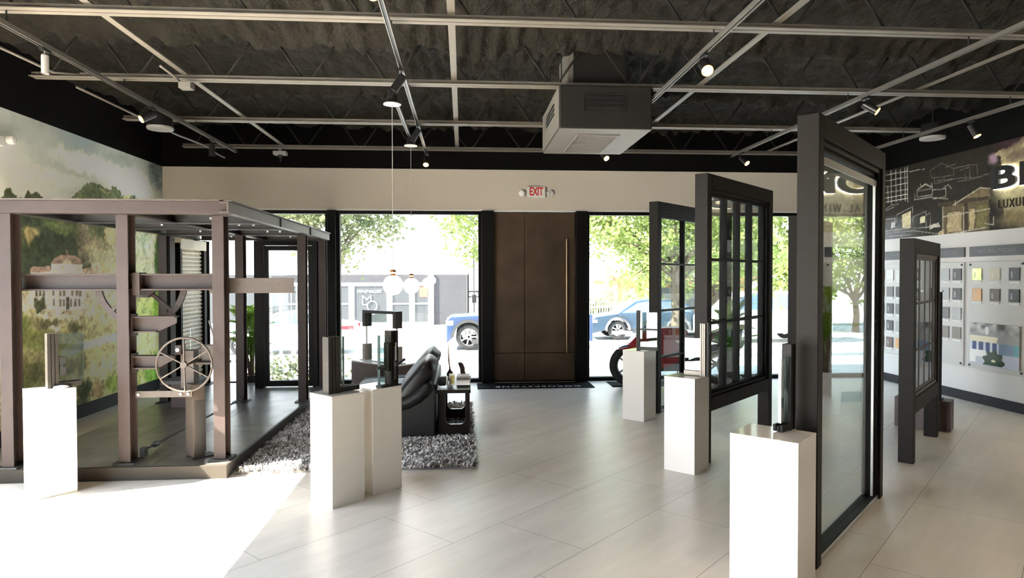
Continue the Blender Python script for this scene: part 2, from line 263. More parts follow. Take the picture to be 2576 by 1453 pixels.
RIGHT_PAINT = [["e",[9.843,2.294],[0.799,0.31],[112,112,118],1.0],["e",[9.656,2.465],[0.527,0.122],[92,90,94],1.0],["p",[[7.908,3.152],[7.722,3.143],[7.649,2.302],[6.748,2.228],[6.765,3.358],[7.269,3.338]],[158,146,112],0.12],["e",[7.568,2.729],[0.336,0.339],[178,168,132],0.9],["e",[7.844,3.116],[0.098,0.1],[150,124,140],0.9],["e",[7.606,3.315],[0.284,0.146],[58,40,44],0.9],["e",[7.487,3.1],[0.223,0.105],[110,96,80],0.9],["e",[7.521,2.339],[0.332,0.145],[118,106,76],0.9],["p",[[8.221,2.139],[7.831,2.192],[6.748,2.228],[6.745,2.054],[8.219,2.034]],[62,56,46],0.05],["p",[[8.51,2.631],[8.057,2.796],[7.902,2.755],[7.887,2.622],[8.495,2.607]],[112,98,72],0.01],["p",[[8.718,2.609],[7.9,2.634],[7.893,2.196],[8.713,2.223]],[96,84,62],0.02],["p",[[8.626,2.518],[8.365,2.519],[8.361,2.253],[8.622,2.25]],[168,150,116],0.02],["p",[[8.24,2.533],[8.146,2.534],[8.142,2.264],[8.236,2.26]],[176,160,120],0.02],["p",[[8.332,2.674],[8.256,2.676],[8.25,2.246],[8.326,2.24]],[60,50,40],0.01],["p",[[8.106,2.545],[7.937,2.552],[7.933,2.274],[8.102,2.266]],[110,104,66],0.03],["p",[[8.827,2.677],[7.9,2.664],[7.9,2.624],[8.811,2.619]],[66,56,44],0.01],["p",[[9.566,2.578],[9.371,2.619],[9.367,2.371],[9.563,2.373]],[206,192,156],0.01],["p",[[9.172,2.507],[9.065,2.52],[9.063,2.417],[9.171,2.414]],[214,200,164],0.01],["p",[[9.826,2.479],[9.731,2.483],[9.73,2.397],[9.825,2.392]],[196,192,190],0.01],["p",[[8.981,2.376],[8.792,2.395],[8.775,2.327],[8.965,2.329]],[190,184,170],0.02],["p",[[8.805,2.256],[8.691,2.304],[8.689,2.188],[8.804,2.184]],[178,160,124],0.01],["l",[[9.837,3.284],[9.821,2.775]],[200,196,188],0.006],["l",[[9.724,3.278],[9.707,2.787]],[200,196,188],0.006],["l",[[9.613,3.272],[9.597,2.793]],[200,196,188],0.006],["l",[[9.513,3.28],[9.497,2.781]],[200,196,188],0.006],["l",[[9.46,3.283],[9.443,2.757]],[200,196,188],0.006],["l",[[9.911,3.046],[9.898,2.796]],[200,196,188],0.006],["l",[[9.962,3.241],[9.45,3.222]],[200,196,188],0.005],["l",[[9.961,3.147],[9.449,3.133]],[200,196,188],0.005],["l",[[9.96,3.053],[9.447,3.043]],[200,196,188],0.005],["l",[[9.959,2.959],[9.446,2.954]],[200,196,188],0.005],["l",[[9.957,2.878],[9.445,2.876]],[200,196,188],0.005],["l",[[9.956,2.815],[9.444,2.817]],[200,196,188],0.005],["l",[[9.432,3.207],[9.224,3.203],[9.091,3.193]],[170,166,160],0.004],["l",[[9.955,2.708],[9.801,2.754],[9.642,2.755]],[170,166,160],0.004],["l",[[9.955,2.677],[9.753,2.718]],[170,166,160],0.004],["l",[[9.949,2.314],[9.297,2.318],[8.805,2.24]],[170,166,160],0.004],["l",[[9.949,2.263],[9.383,2.265]],[170,166,160],0.004],["l",[[9.694,2.468],[9.695,2.59],[9.337,2.675],[9.316,2.408]],[170,166,160],0.004],["l",[[9.317,2.526],[9.049,2.581],[9.037,2.329]],[144,140,132],0.004],["l",[[9.04,2.529],[8.96,2.544],[8.956,2.323]],[144,140,132],0.004],["l",[[9.95,2.364],[8.965,2.352]],[170,166,160],0.004],["l",[[9.953,2.539],[9.732,2.545],[9.731,2.471]],[170,166,160],0.004],["l",[[9.237,2.909],[9.071,2.979],[8.925,2.913],[8.923,2.8],[9.236,2.81],[9.237,2.909]],[164,158,146],0.005],["l",[[9.204,2.951],[9.203,2.893],[8.941,2.893]],[164,158,146],0.005],["l",[[9.187,2.925],[9.071,2.967],[8.957,2.917]],[164,158,146],0.005],["l",[[9.288,2.857],[9.287,2.775],[8.923,2.778]],[164,158,146],0.005],["l",[[8.908,2.866],[8.661,2.856],[8.66,2.746],[8.907,2.742]],[164,158,146],0.005],["l",[[8.707,2.873],[8.617,2.904],[8.557,2.842]],[164,158,146],0.005],["l",[[9.304,2.777],[8.971,2.772],[8.622,2.708]],[164,158,146],0.005],["l",[[9.171,2.993],[9.154,2.944]],[164,158,146],0.005],["l",[[8.942,2.972],[8.925,2.913]],[164,158,146],0.005],["l",[[8.976,3.147],[8.742,3.22],[8.517,3.106],[8.516,3.019],[8.935,3.038],[8.976,3.147]],[98,93,84],0.005],["l",[[8.896,3.078],[8.878,2.952],[8.515,2.965]],[98,93,84],0.005],["l",[[8.517,3.106],[8.235,3.107],[8.114,3.092],[8.099,2.955]],[98,93,84],0.005],["l",[[8.855,2.988],[8.372,2.96],[8.059,2.919]],[98,93,84],0.005],["l",[[8.402,3.066],[8.235,3.081],[8.233,2.934]],[98,93,84],0.005],["l",[[8.666,3.152],[8.489,3.166]],[98,93,84],0.005],["l",[[8.801,3.019],[8.784,2.95]],[98,93,84],0.005],["l",[[8.701,3.015],[8.685,2.947]],[98,93,84],0.005],["l",[[8.316,2.989],[8.302,2.934]],[98,93,84],0.005],["l",[[8.442,2.923],[8.232,2.913],[7.905,2.946]],[98,93,84],0.005],["l",[[8.524,2.611],[8.057,2.785],[7.889,2.753]],[180,172,156],0.006],["l",[[8.718,2.609],[8.712,2.189]],[180,172,156],0.006],["l",[[8.716,2.471],[7.898,2.498]],[180,172,156],0.006],["l",[[8.652,2.219],[7.958,2.266]],[180,172,156],0.006],["l",[[8.577,2.181],[8.223,2.254]],[180,172,156],0.006],["l",[[8.481,2.606],[8.482,2.66]],[180,172,156],0.006],["l",[[8.331,2.569],[8.326,2.225]],[180,172,156],0.006],["l",[[7.834,2.392],[7.832,2.292],[7.972,2.318]],[180,172,156],0.006]]  # pale olive and purple areas beside the houses paint in the sign's glow

# ------------------------------------------------------------------ the room shell
XL, XR, YB, YR, ZT, ZC, ZW = -4.49, 6.66, 10.27, -3.2, 3.31, 4.12, 2.685
def floor_material():
    m = bpy.data.materials.new('stone_tiles'); m.use_nodes = True; nt = m.node_tree; b = nt.nodes['Principled BSDF']; L = nt.links.new
    tc = nt.nodes.new('ShaderNodeTexCoord'); mp = nt.nodes.new('ShaderNodeMapping'); mp.inputs['Rotation'].default_value = (0, 0, -PI/4); mp.inputs['Location'].default_value = (-3.28+1.35, -2.255+0.68, 0)
    L(tc.outputs['Object'], mp.inputs[0])
    br = nt.nodes.new('ShaderNodeTexBrick'); br.inputs['Scale'].default_value = 1.0; br.inputs['Brick Width'].default_value = 1.35; br.inputs['Row Height'].default_value = 0.676
    br.inputs['Mortar Size'].default_value = 0.0020; br.inputs['Mortar Smooth'].default_value = 0.0; br.offset = 0.33; br.offset_frequency = 2
    br.inputs['Color1'].default_value = (0.70, 0.635, 0.555, 1); br.inputs['Color2'].default_value = (0.735, 0.67, 0.59, 1); br.inputs['Mortar'].default_value = (0.26, 0.225, 0.19, 1); br.inputs['Bias'].default_value = -0.1
    L(mp.outputs[0], br.inputs['Vector'])
    mp2 = nt.nodes.new('ShaderNodeMapping'); mp2.inputs['Scale'].default_value = (0.8, 4.5, 1); L(mp.outputs[0], mp2.inputs[0])
    n = nt.nodes.new('ShaderNodeTexNoise'); n.inputs['Scale'].default_value = 1.6; n.inputs['Detail'].default_value = 7; n.inputs['Roughness'].default_value = 0.62; L(mp2.outputs[0], n.inputs['Vector'])
    mr = nt.nodes.new('ShaderNodeMapRange'); mr.inputs[1].default_value = 0.25; mr.inputs[2].default_value = 0.75; mr.inputs[3].default_value = 0.86; mr.inputs[4].default_value = 1.10; L(n.outputs['Fac'], mr.inputs[0])
    vm = nt.nodes.new('ShaderNodeVectorMath'); vm.operation = 'SCALE'; L(br.outputs['Color'], vm.inputs[0]); L(mr.outputs[0], vm.inputs['Scale']); L(vm.outputs[0], b.inputs['Base Color'])
    rr = nt.nodes.new('ShaderNodeMapRange'); rr.inputs[3].default_value = 0.26; rr.inputs[4].default_value = 0.40; L(n.outputs['Fac'], rr.inputs[0]); L(rr.outputs[0], b.inputs['Roughness'])
    b.inputs['Specular IOR Level'].default_value = 0.5
    return m
f = MB().box(XL-0.15, XR+0.15, YR-0.15, YB+0.10, -0.12, 0).build('floor', floor_material()); struct(f, 'beige stone tile floor laid on the diagonal')

# back wall: header above the storefront, black band above
struct(MB().box(XL-0.15, XR+0.15, YB, YB+0.30, ZW, ZT).build('wall_back', m_white), 'warm white header wall above the storefront windows')
struct(MB().box(XL-0.15, XR+0.15, YB-0.004, YB+0.30, ZT, ZC+0.3).build('wall_back_upper', m_black), 'black painted upper band of the front wall')
struct(MB().box(XL-0.15, -4.05, YB, YB+0.30, 0, ZW).build('wall_back_left', m_white), 'short white wall in the corner left of the windows')
struct(MB().box(XL, XR, YB-0.012, YB+0.06, ZW-0.018, ZW+0.004).build('trim_1', m_whitep), 'thin white bead along the bottom of the header wall')
# left wall with its side window near the camera
WY0, WY1 = -1.6, 4.98
lw = MB(); lw.box(XL-0.22, XL, WY1, YB, 0, ZT); lw.box(XL-0.22, XL, YR-0.15, WY0, 0, ZT); lw.box(XL-0.22, XL, WY0, WY1, ZW, ZT)
struct(lw.build('wall_left', m_white), 'left wall behind the landscape mural')
struct(MB().box(XL-0.22, XL+0.006, YR-0.15, YB, ZT, ZC+0.3).build('wall_left_upper', m_black), 'black painted upper band of the left wall')
struct(MB().box(XR, XR+0.2, YR-0.15, YB, 0, ZT).build('wall_right', m_white2), 'white right wall with sample boards')
struct(MB().box(XR-0.006, XR+0.2, YR-0.15, YB, ZT, ZC+0.3).build('wall_right_upper', m_black), 'black painted upper band of the right wall')
rw = MB(); rw.box(XL-0.22, XR+0.2, YR-0.15, YR, 0, ZT)
struct(rw.build('wall_rear', mat('rear_paint', (0.24, 0.21, 0.18), 0.8)), 'unseen wall behind the viewer, darkened to bounce less light')  # out of view; dark paint keeps its bounce off the pedestals
struct(MB().box(XL-0.22, XR+0.2, YR-0.15, YR+0.006, ZT, ZC+0.3).build('wall_rear_upper', m_black), 'black painted upper band of the rear wall')
struct(MB().box(XL, XL+0.016, WY1, YB, 0, 0.155).build('baseboard_left', m_base)); struct(MB().box(XR-0.016, XR, YR, YB, 0, 0.125).build('baseboard_right', m_base))
struct(MB().box(-4.4, -4.05, YB-0.016, YB, 0, 0.125).build('baseboard_back', m_base))

# ceiling: ribbed deck under black sprayed foam
def ceiling():
    nx, ny = 300, 330; me = bpy.data.meshes.new('ceiling'); xs = np.linspace(XL-0.1, XR+0.1, nx); ys = np.linspace(YR, YB, ny); vs_ = []
    JY = (-1.71, -0.07, 1.57, 3.21, 4.85, 6.45, 8.11, 9.75)
    for y in ys:
        dj = min(abs(y-j) for j in JY)
        for x in xs:
            n1 = noise.noise(Vector((x*1.1, y*1.1, 0.3))); n2 = noise.noise(Vector((x*3.6, y*2.2, 4.1))); n3 = noise.noise(Vector((x*9, y*7, 9.7)))
            w = x+0.10*noise.noise(Vector((x*0.6, y*0.8, 7.0)))
            rib = (0.5+0.5*math.cos(2*PI*w/0.16))**2
            z = ZC-0.05-0.06*rib*(0.5+0.9*n1)-0.085*(1-abs(n2))-0.035*n3-0.03*(1-abs(noise.noise(Vector((x*15, y*6, 3.3)))))
            k = math.exp(-(dj/0.16)**2); lump = 0.13*k*(1+0.7*noise.noise(Vector((x*2.4, y*3, 2.0)))+0.35*n3)
            vs_.append((x, y, z-lump))
    fs = [(j*nx+i, (j+1)*nx+i, (j+1)*nx+i+1, j*nx+i+1) for j in range(ny-1) for i in range(nx-1)]
    me.from_pydata(vs_, [], fs); me.materials.append(m_foam)
    for p in me.polygons: p.use_smooth = True
    o = bpy.data.objects.new('ceiling', me); COL.objects.link(o); struct(o, 'dark sprayed foam on the underside of the roof deck')
ceiling()
struct(MB().box(XL-0.3, XR+0.3, YR-0.3, YB+0.4, ZC+0.3, ZC+0.45).build('roof_slab', m_black))

# ------------------------------------------------------------------ storefront
def storefront(name, x0, x1, mulls, label):
    root = thing(name, label, 'window', ((x0+x1)/2, YB+0.06, 0)); struct(root); cx = (x0+x1)/2
    fr = MB(); fr.box(x0-cx, x1-cx, -0.05, 0.06, 0, 0.06); fr.box(x0-cx, x1-cx, -0.05, 0.06, ZW-0.07, ZW-0.018)
    for a, b in ((x0, x0+0.05), (x1-0.05, x1)): fr.box(a-cx, b-cx, -0.05, 0.06, 0.06, ZW-0.07)
    for u in mulls: fr.box(u-0.045-cx, u+0.045-cx, -0.06, 0.06, 0.06, ZW-0.07)
    fr.build('window_frame', m_front, root, bevel=0.004)
    edges = [x0+0.05]+[e for u in mulls for e in (u-0.045, u+0.045)]+[x1-0.05]
    for a, b in zip(edges[::2], edges[1::2]): MB().box(a-cx, b-cx, 0.0, 0.008, 0.06, ZW-0.07).build('glass_pane', m_glass, root)
    return root
storefront('window_1', -4.05, -2.05, [], 'black framed storefront window behind the steel structure')
storefront('window_2', -1.93, 0.29, [], 'black framed storefront window behind the sofa and side table')
storefront('window_3', 1.94, XR, [4.25], 'black framed storefront window right of the bronze door')
struct(MB().box(-2.05, -1.93, YB-0.08, YB+0.14, 0, ZW-0.018).build('trim_2', m_front, bevel=0.004), 'black mullion between the two left storefront windows')
struct(MB().box(0.29, 0.475, YB-0.10, YB+0.14, 0, ZW-0.018).build('trim_3', m_front, bevel=0.004), 'wide black jamb left of the bronze door')
struct(MB().box(1.755, 1.94, YB-0.10, YB+0.14, 0, ZW-0.018).build('trim_4', m_front, bevel=0.004), 'wide black jamb right of the bronze door')
# bronze pivot door
m_bronze = mat('bronze_sheet', (0.095, 0.062, 0.038), 0.42, metal=0.55, var=0.28, vscale=2.2, bump=0.03, bscale=60)
dr = thing('door_1', 'tall bronze clad pivot door with long pull bar', 'door', (1.115, YB+0.03, 0)); struct(dr)
MB().box(-0.64, 0.64, 0.02, 0.07, 0.02, ZW-0.02).build('door_core', m_gun2, dr)
for a, b, c, d in ((-0.64, -0.152, 0.455, ZW-0.03), (-0.144, 0.64, 0.455, ZW-0.03), (-0.64, -0.152, 0.02, 0.447), (-0.144, 0.64, 0.02, 0.447)):
    MB().box(a, b, -0.015, 0.02, c, d).build('door_panel', m_bronze, dr, bevel=0.003)
hb = MB(); hb.cyl((0.505, -0.075, 0.46), (0.505, -0.075, 2.24), 0.017)
for z in (0.7, 2.0): hb.cyl((0.505, -0.075, z), (0.505, -0.01, z), 0.010)
hb.build('pull_bar', mat('pull_bronze', (0.30, 0.21, 0.12), 0.3, metal=0.9), dr, smooth='auto')
MB().box(-0.64, 0.64, -0.03, 0.06, 0, 0.02).build('door_sill', m_gun, dr)
# side window that lets the sun in, near the camera on the left wall
sw = thing('window_4', 'black framed side window in the left wall', 'window', (XL-0.1, 1.76, 0)); struct(sw)
fr = MB(); fr.box(-0.04, 0.05, WY0-1.76, WY1-1.76, 0, 0.06); fr.box(-0.04, 0.05, WY0-1.76, WY1-1.76, ZW-0.07, ZW)
for y in (WY0+0.03, 0.6, WY1-0.03): fr.box(-0.04, 0.05, y-0.035-1.76, y+0.035-1.76, 0.06, ZW-0.07)
fr.build('window_frame', m_front, sw)
MB().box(0, 0.008, WY0-1.76, WY1-1.76, 0.06, ZW-0.07).build('glass_pane', m_glassc, sw)

# ------------------------------------------------------------------ open web joists
def joist(y, label):
    x0, x1 = -3.97, 6.16; zb = 3.50; zt = 3.99
    r = thing('steel_joist', label, 'roof joist', (0, y, zb), 0, 'open web joists under the roof deck')
    for s in (-1, 1):
        a = MB(); a.box(x0, x1, min(s*0.008, s*0.058), max(s*0.008, s*0.058), 0, 0.006); a.box(x0, x1, min(s*0.008, s*0.014), max(s*0.008, s*0.014), 0.006, 0.05); a.build('bottom_chord', m_joist, r)
    tp = MB()
    for s in (-1, 1): tp.box(XL, XR, min(s*0.008, s*0.058), max(s*0.008, s*0.058), zt-zb+0.044, zt-zb+0.05); tp.box(XL, XR, min(s*0.008, s*0.014), max(s*0.008, s*0.014), zt-zb, zt-zb+0.044)
    tp.build('top_chord', m_joistd, r)
    p = 0.79; n = int((x1-x0-0.2)/p); off = x0+0.12
    for i in range(n+1):
        xb = off+i*p
        MB().cyl((xb+0.03, 0, 0.02), (xb+p/2-0.02, 0, zt-zb+0.03), 0.0115, n=8).build('web_rod', m_joistd, r, smooth=True)
        if i: MB().cyl((xb-0.03, 0, 0.02), (xb-p/2+0.02, 0, zt-zb+0.03), 0.0115, n=8).build('web_rod', m_joistd, r, smooth=True)
for y, l in ((9.75, 'open web steel joist nearest the front wall'), (8.11, 'open web steel joist second from the front wall'), (6.45, 'open web steel joist just before the air duct box'), (4.85, 'open web steel joist closest to the viewer, widest chord')): joist(y, l)
for x, l in ((-2.6, 'flat grey bridging strip across the joists above the steel structure'), (-0.08, 'flat grey bridging strip across the joists left of the duct box'), (2.37, 'flat grey bridging strip across the joists right of the duct box'), (4.66, 'flat grey bridging strip across the joists above the tall glass frames')):
    tag(MB().box(-0.028, 0.028, -7.0, 5.2, 0, 0.012).build('bridging_strip', m_joist, loc=(x, 4.9, 3.554)), l, 'bridging strip', 'bridging strips under the joists')

# ------------------------------------------------------------------ track lighting
m_trackb = mat('track_metal', (0.20, 0.185, 0.165), 0.35, metal=0.5)
def track(x, y0, y1, z, label):
    r = thing('light_track', label, 'light track', (x, (y0+y1)/2, z), 0, 'ceiling light tracks'); h = (y1-y0)/2
    b = MB(); b.box(-0.018, -0.011, -h, h, -0.018, 0.018); b.box(0.011, 0.018, -h, h, -0.018, 0.018); b.box(-0.011, 0.011, -h, h, 0.010, 0.018); b.build('track_rail', m_trackb, r)
    MB().box(-0.010, 0.010, -h, h, -0.008, 0.010).build('track_groove', m_blackp, r)
    for s in (-1, 1): MB().box(-0.02, 0.02, s*h-0.03, s*h+0.03, -0.02, 0.02).build('end_cap', m_blackp, r)
    y = 4.85
    for y in (4.85, 6.45, 8.11, 9.75):
        if y0 < y < y1: MB().cyl((0, y-(y0+y1)/2, 0.018), (0, y-(y0+y1)/2, 3.5-z), 0.006, n=8).build('hanger_rod', m_blackp, r)
ZK = 3.40
track(-3.15, 2.0, 9.45, ZK, 'light track along the left side above the steel structure'); track(-0.51, 2.0, 9.62, ZK, 'light track left of the duct box ending by the lit spot')
track(1.88, 2.0, 9.0, ZK, 'light track running behind the duct box on its right'); track(3.9, 2.0, 9.35, ZK, 'light track over the tall glass frames'); track(5.65, 2.0, 9.0, ZK, 'dim light track along the right wall')
track(-0.66, 6.36, 8.44, ZK, 'short black rail joining the two pendant canopies')
def spot(x, y, label, aim=None, lit=True, col=None, ln=0.13, rad=0.036, power=14):
    r = thing('track_spotlight', label, 'spotlight', (x, y, ZK-0.02), 0, 'track spotlights'); body = col or m_blackp
    MB().box(-0.016, 0.016, -0.05, 0.05, -0.022, 0.0).build('track_adapter', m_blackp, r)
    d = Vector(aim if aim else (0, 0, -1)).normalized(); p = Vector((0, 0, -0.075)); MB().cyl((0, 0, -0.02), (0, 0, -0.075), 0.007, n=8).build('stem', body, r)
    q = p+d*ln; b = MB(); b.cyl(p-d*0.03, p-d*0.02, rad*0.8, rad, n=20); b.cyl(p-d*0.02, q, rad, n=20, cap=False); b.build('lamp_body', body, r, smooth='auto')
    MB().cyl(q-d*0.02, q-d*0.012, rad*0.94, n=20).build('lens', m_bulb if lit else m_blackp, r)
    if lit: MB().tube([q-d*0.006+(d.orthogonal().normalized()*math.cos(2*PI*i/24)+d.cross(d.orthogonal().normalized())*math.sin(2*PI*i/24))*rad for i in range(24)], 0.004, 6, closed=True).build('glow_ring', m_rimglow, r, smooth=True)  # added ring, glows to imitate the orange halo round the lens
    if lit and power:
        ld = bpy.data.lights.new('lamp_light', 'SPOT'); ld.energy = power; ld.color = (1.0, 0.82, 0.62); ld.spot_size = math.radians(75); ld.spot_blend = 0.7; ld.shadow_soft_size = 0.03
        lo = bpy.data.objects.new('lamp_light', ld); COL.objects.link(lo); lo.parent = r; lo.location = q+d*0.012; lo.rotation_euler = (-d).to_track_quat('Z', 'Y').to_euler()
spot(-3.15, 5.27, 'unlit pale grey cylinder spotlight at the upper left corner', None, False, m_greyp, 0.115, 0.026)
spot(-3.15, 7.0, 'lit spotlight beside the round speaker, over the landscape mural', (-0.6, -0.55, -0.5), power=10)
spot(-3.15, 8.6, 'unlit black cylinder spotlight near the front end of the left track', None, False)
spot(-0.51, 5.6, 'unlit black spotlight tilted left, high on the middle track', (-0.5, -0.2, -0.85), False)
spot(-0.51, 7.6, 'unlit black spotlight tilted left beside the second pendant canopy', (-0.5, -0.1, -0.85), False)
spot(-0.51, 9.35, 'glowing spotlight at the far end of the middle track', (0.0, -0.62, -0.78))
spot(1.88, 5.05, 'glowing spotlight right of the duct box, largest and brightest', (-0.05, -0.75, -0.65), rad=0.042)
spot(1.88, 8.8, 'glowing spotlight just below the duct box', (0.3, -0.7, -0.65))
spot(3.9, 9.0, 'glowing spotlight at the far end of the track left of the tallest frame', (0.35, -0.6, -0.7))
spot(3.9, 6.15, 'lit spotlight pointing right above the tallest glass frame', (0.55, -0.4, -0.5))
spot(5.65, 6.97, 'lit spotlight nearest the dark house mural', (0.25, -0.35, -0.85))
for sx, sy, sl in ((3.9, 3.0, 'lit spotlight on the track over the tall glass frames, behind the viewer side'), (5.65, 4.3, 'lit spotlight on the right wall track, above the right edge'), (1.88, 2.4, 'lit spotlight on the track right of the duct box, overhead')):
    spot(sx, sy, sl, (0.12, 0.1, -0.98), power=16)
spot(-0.51, 3.86, 'spotlight partly cut off at the top edge near the middle track', (0.1, -0.8, -0.6))

# ------------------------------------------------------------------ ceiling fixtures
def pendant(x, y, zb, rad, label):
    r = thing('pendant_lamp', label, 'pendant lamp', (x, y, ZK), 0, 'globe pendants above the lounge')
    MB().lathe([(0.02, 0.03), (0.035, 0.02), (0.05, -0.03), (0.055, -0.075), (0.08, -0.10)], 24).build('canopy_cup', m_blackp, r, smooth='auto')
    MB().lathe([(0.0, -0.098), (0.082, -0.098), (0.085, -0.106), (0.0, -0.110)], 28).build('canopy_disc', m_whitep, r, smooth='auto')
    MB().cyl((0, 0, -0.108), (0, 0, zb-ZK+0.06), 0.0032, n=6).build('cord', m_greyp, r)
    MB().lathe([(0.0, 0.06), (0.024, 0.058), (0.032, 0.035), (0.02, 0.02), (0.03, 0.0), (0.02, -0.02), (0.018, -0.05), (0.0, -0.055)], 20, (0, 0, zb-ZK)).build('socket', m_copper, r, smooth='auto')
    MB().ball((0, 0, zb-ZK-rad*0.95), rad, 14).build('globe', m_globe, r, smooth=True)
pendant(-0.67, 6.4, 1.66, 0.095, 'round glowing globe pendant nearer the viewer, left of the pair'); pendant(-0.65, 8.4, 1.63, 0.10, 'round glowing globe pendant farther back by the window')
# duct box
hv = thing('air_unit', 'boxy grey air unit hanging from the ceiling with louvred sides', 'air conditioner', (1.38, 6.95, 3.07))
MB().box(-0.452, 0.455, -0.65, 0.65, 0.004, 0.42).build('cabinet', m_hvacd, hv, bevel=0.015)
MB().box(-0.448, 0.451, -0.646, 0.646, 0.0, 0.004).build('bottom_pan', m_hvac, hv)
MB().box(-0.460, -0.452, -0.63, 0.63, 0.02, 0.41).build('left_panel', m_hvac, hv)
g = MB()
for k in range(3): g.box(-0.19, 0.17, -0.664, -0.650, 0.20+k*0.045, 0.222+k*0.045)
g.build('front_louvre', m_blackp, hv)
fg = MB(); fg.box(-0.22, 0.20, -0.657, -0.65, 0.165, 0.175); fg.box(-0.22, 0.20, -0.657, -0.65, 0.335, 0.345); fg.box(-0.22, -0.21, -0.657, -0.65, 0.175, 0.335); fg.box(0.19, 0.20, -0.657, -0.65, 0.175, 0.335); fg.build('louvre_frame', m_hvacd, hv)
g = MB()
for k in range(3): g.box(-0.468, -0.459, -0.35, 0.25, 0.20+k*0.045, 0.222+k*0.045)
g.build('side_louvre', m_blackp, hv)
g = MB(); g.box(-0.24, 0.20, -0.40, -0.38, -0.012, 0); g.box(-0.24, 0.20, 0.50, 0.52, -0.012, 0); g.box(-0.24, -0.22, -0.38, 0.50, -0.012, 0); g.box(0.18, 0.20, -0.38, 0.50, -0.012, 0); g.box(-0.22, 0.18, 0.04, 0.07, -0.012, 0); g.build('grille_frame', m_hvac, hv)
g = MB()
for k in range(22):
    y = -0.37+k*0.04
    if not 0.0 < y < 0.07: g.box(-0.21, 0.17, y, y+0.012, -0.010, -0.001)
g.build('bottom_grille', m_hvac, hv); MB().box(-0.22, 0.18, -0.38, 0.50, -0.0015, -0.0005).build('grille_void', m_hvacd, hv)
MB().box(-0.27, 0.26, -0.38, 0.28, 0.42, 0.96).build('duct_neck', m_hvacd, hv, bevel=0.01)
MB().box(-0.32, -0.27, -0.36, 0.26, 0.42, 0.96).build('neck_left_face', m_hvac, hv)  # lighter slab forming the left face of the neck
for a in (-0.4, 0.4):
    for b in (-0.42, 0.42): MB().cyl((a, b, 0.42), (a, b, 0.95), 0.006, n=8).build('hanger_rod', m_blackp, hv)
# small ceiling things
def speaker(x, y, z, r_, label):
    r = thing('ceiling_speaker', label, 'speaker', (x, y, z), 0, 'round hanging speakers')
    MB().lathe([(0.02, 0.19), (r_*0.85, 0.185), (r_*0.93, 0.15), (r_, 0.02)], 26).build('speaker_body', m_blackp, r, smooth='auto')
    MB().lathe([(0.0, -0.012), (r_*0.98, -0.008), (r_*1.03, 0.005), (r_*1.02, 0.022), (0.0, 0.022)], 26).build('speaker_grille', m_greyp, r, smooth='auto')
    MB().cyl((0, 0, 0.185), (0, 0, 3.98-z), 0.006, n=8).build('hanger_rod', m_blackp, r)
speaker(-3.36, 7.65, 3.30, 0.135, 'black round speaker hanging over the steel structure'); speaker(5.85, 7.85, 3.36, 0.14, 'black round speaker near the dark house mural')
jb = thing('junction_box', 'grey junction box with conduit under the second joist at left', 'junction box', (-2.55, 6.35, 3.42))
MB().box(-0.055, 0.055, -0.05, 0.05, -0.03, 0.03).build('box_body', m_hvac, jb, bevel=0.004); MB().tube([(-0.05, 0, 0.03), (-0.08, -0.1, 0.07), (-0.1, -0.3, 0.09)], 0.012).build('conduit', m_joist, jb, smooth=True)
pj = thing('sensor_box', 'small grey box with dark nozzle under the front joist at left', 'sensor', (-2.61, 9.72, 3.40))
MB().box(-0.09, 0.09, -0.06, 0.06, 0.0, 0.05).build('box_body', m_greyp, pj, bevel=0.004); MB().lathe([(0.035, 0.0), (0.03, -0.03), (0.012, -0.035), (0.012, -0.09), (0.0, -0.09)], 14).build('nozzle', m_blackp, pj, smooth='auto'); MB().box(-0.02, 0.02, -0.02, 0.02, 0.05, 0.10).build('mount', m_joist, pj)
tag(MB().tube([(-3.62, 2, 3.44), (-3.60, 5.2, 3.44), (-3.52, 6.0, 3.42), (-3.42, 6.2, 3.47)], 0.012).build('conduit_pipe', m_joist, smooth=True), 'thin grey conduit curving to the second joist at upper left', 'conduit')
tag(MB().tube([(-3.66, 6.6, 3.46), (-3.64, 7.6, 3.46), (-3.58, 8.6, 3.44), (-3.45, 9.2, 3.42), (-3.40, 9.5, 3.36), (-3.34, 9.6, 3.33)], 0.013).build('conduit_pipe', m_joist, smooth=True), 'thin grey conduit running past the round speaker at left', 'conduit')
em = thing('emergency_light', 'white emergency light on the landscape mural', 'emergency light', (XL+0.01, 6.72, 2.97))
MB().box(0, 0.05, -0.12, 0.04, -0.05, 0.05).build('housing', m_whitep, em, bevel=0.006); MB().lathe([(0.0, 0), (0.045, 0.0), (0.05, 0.03), (0.04, 0.06), (0.0, 0.07)], 18, m=T(0.04, 0.12, 0.03) @ Matrix.Rotation(PI/2, 4, 'Y')).build('lamp_head', m_whitep, em, smooth='auto')
ex = thing('exit_sign', 'white EXIT sign with red letters and two lamp heads', 'exit sign', (1.14, YB-0.012, 2.965))
MB().box(-0.145, 0.145, -0.045, 0.012, -0.085, 0.085).build('sign_box', m_whitep, ex, bevel=0.012)
MB().text('EXIT', 0.175, T(0.0, -0.047, 0.0) @ FACE_S, 0.004, 0.95, 0.004, 0.62).build('sign_letters', m_red, ex)
for s in (-1, 1):
    MB().lathe([(0.0, 0.0), (0.03, 0.0), (0.045, 0.03), (0.05, 0.055), (0.044, 0.062), (0.0, 0.05)], 20, m=T(s*0.20, -0.01, -0.01) @ Matrix.Rotation(PI/2+0.35, 4, 'X') @ Matrix.Rotation(s*0.5, 4, 'Y')).build('lamp_head', m_whitep, ex, smooth='auto')
    MB().cyl((s*0.14, -0.01, -0.005), (s*0.19, -0.012, -0.01), 0.012).build('lamp_arm', m_whitep, ex)
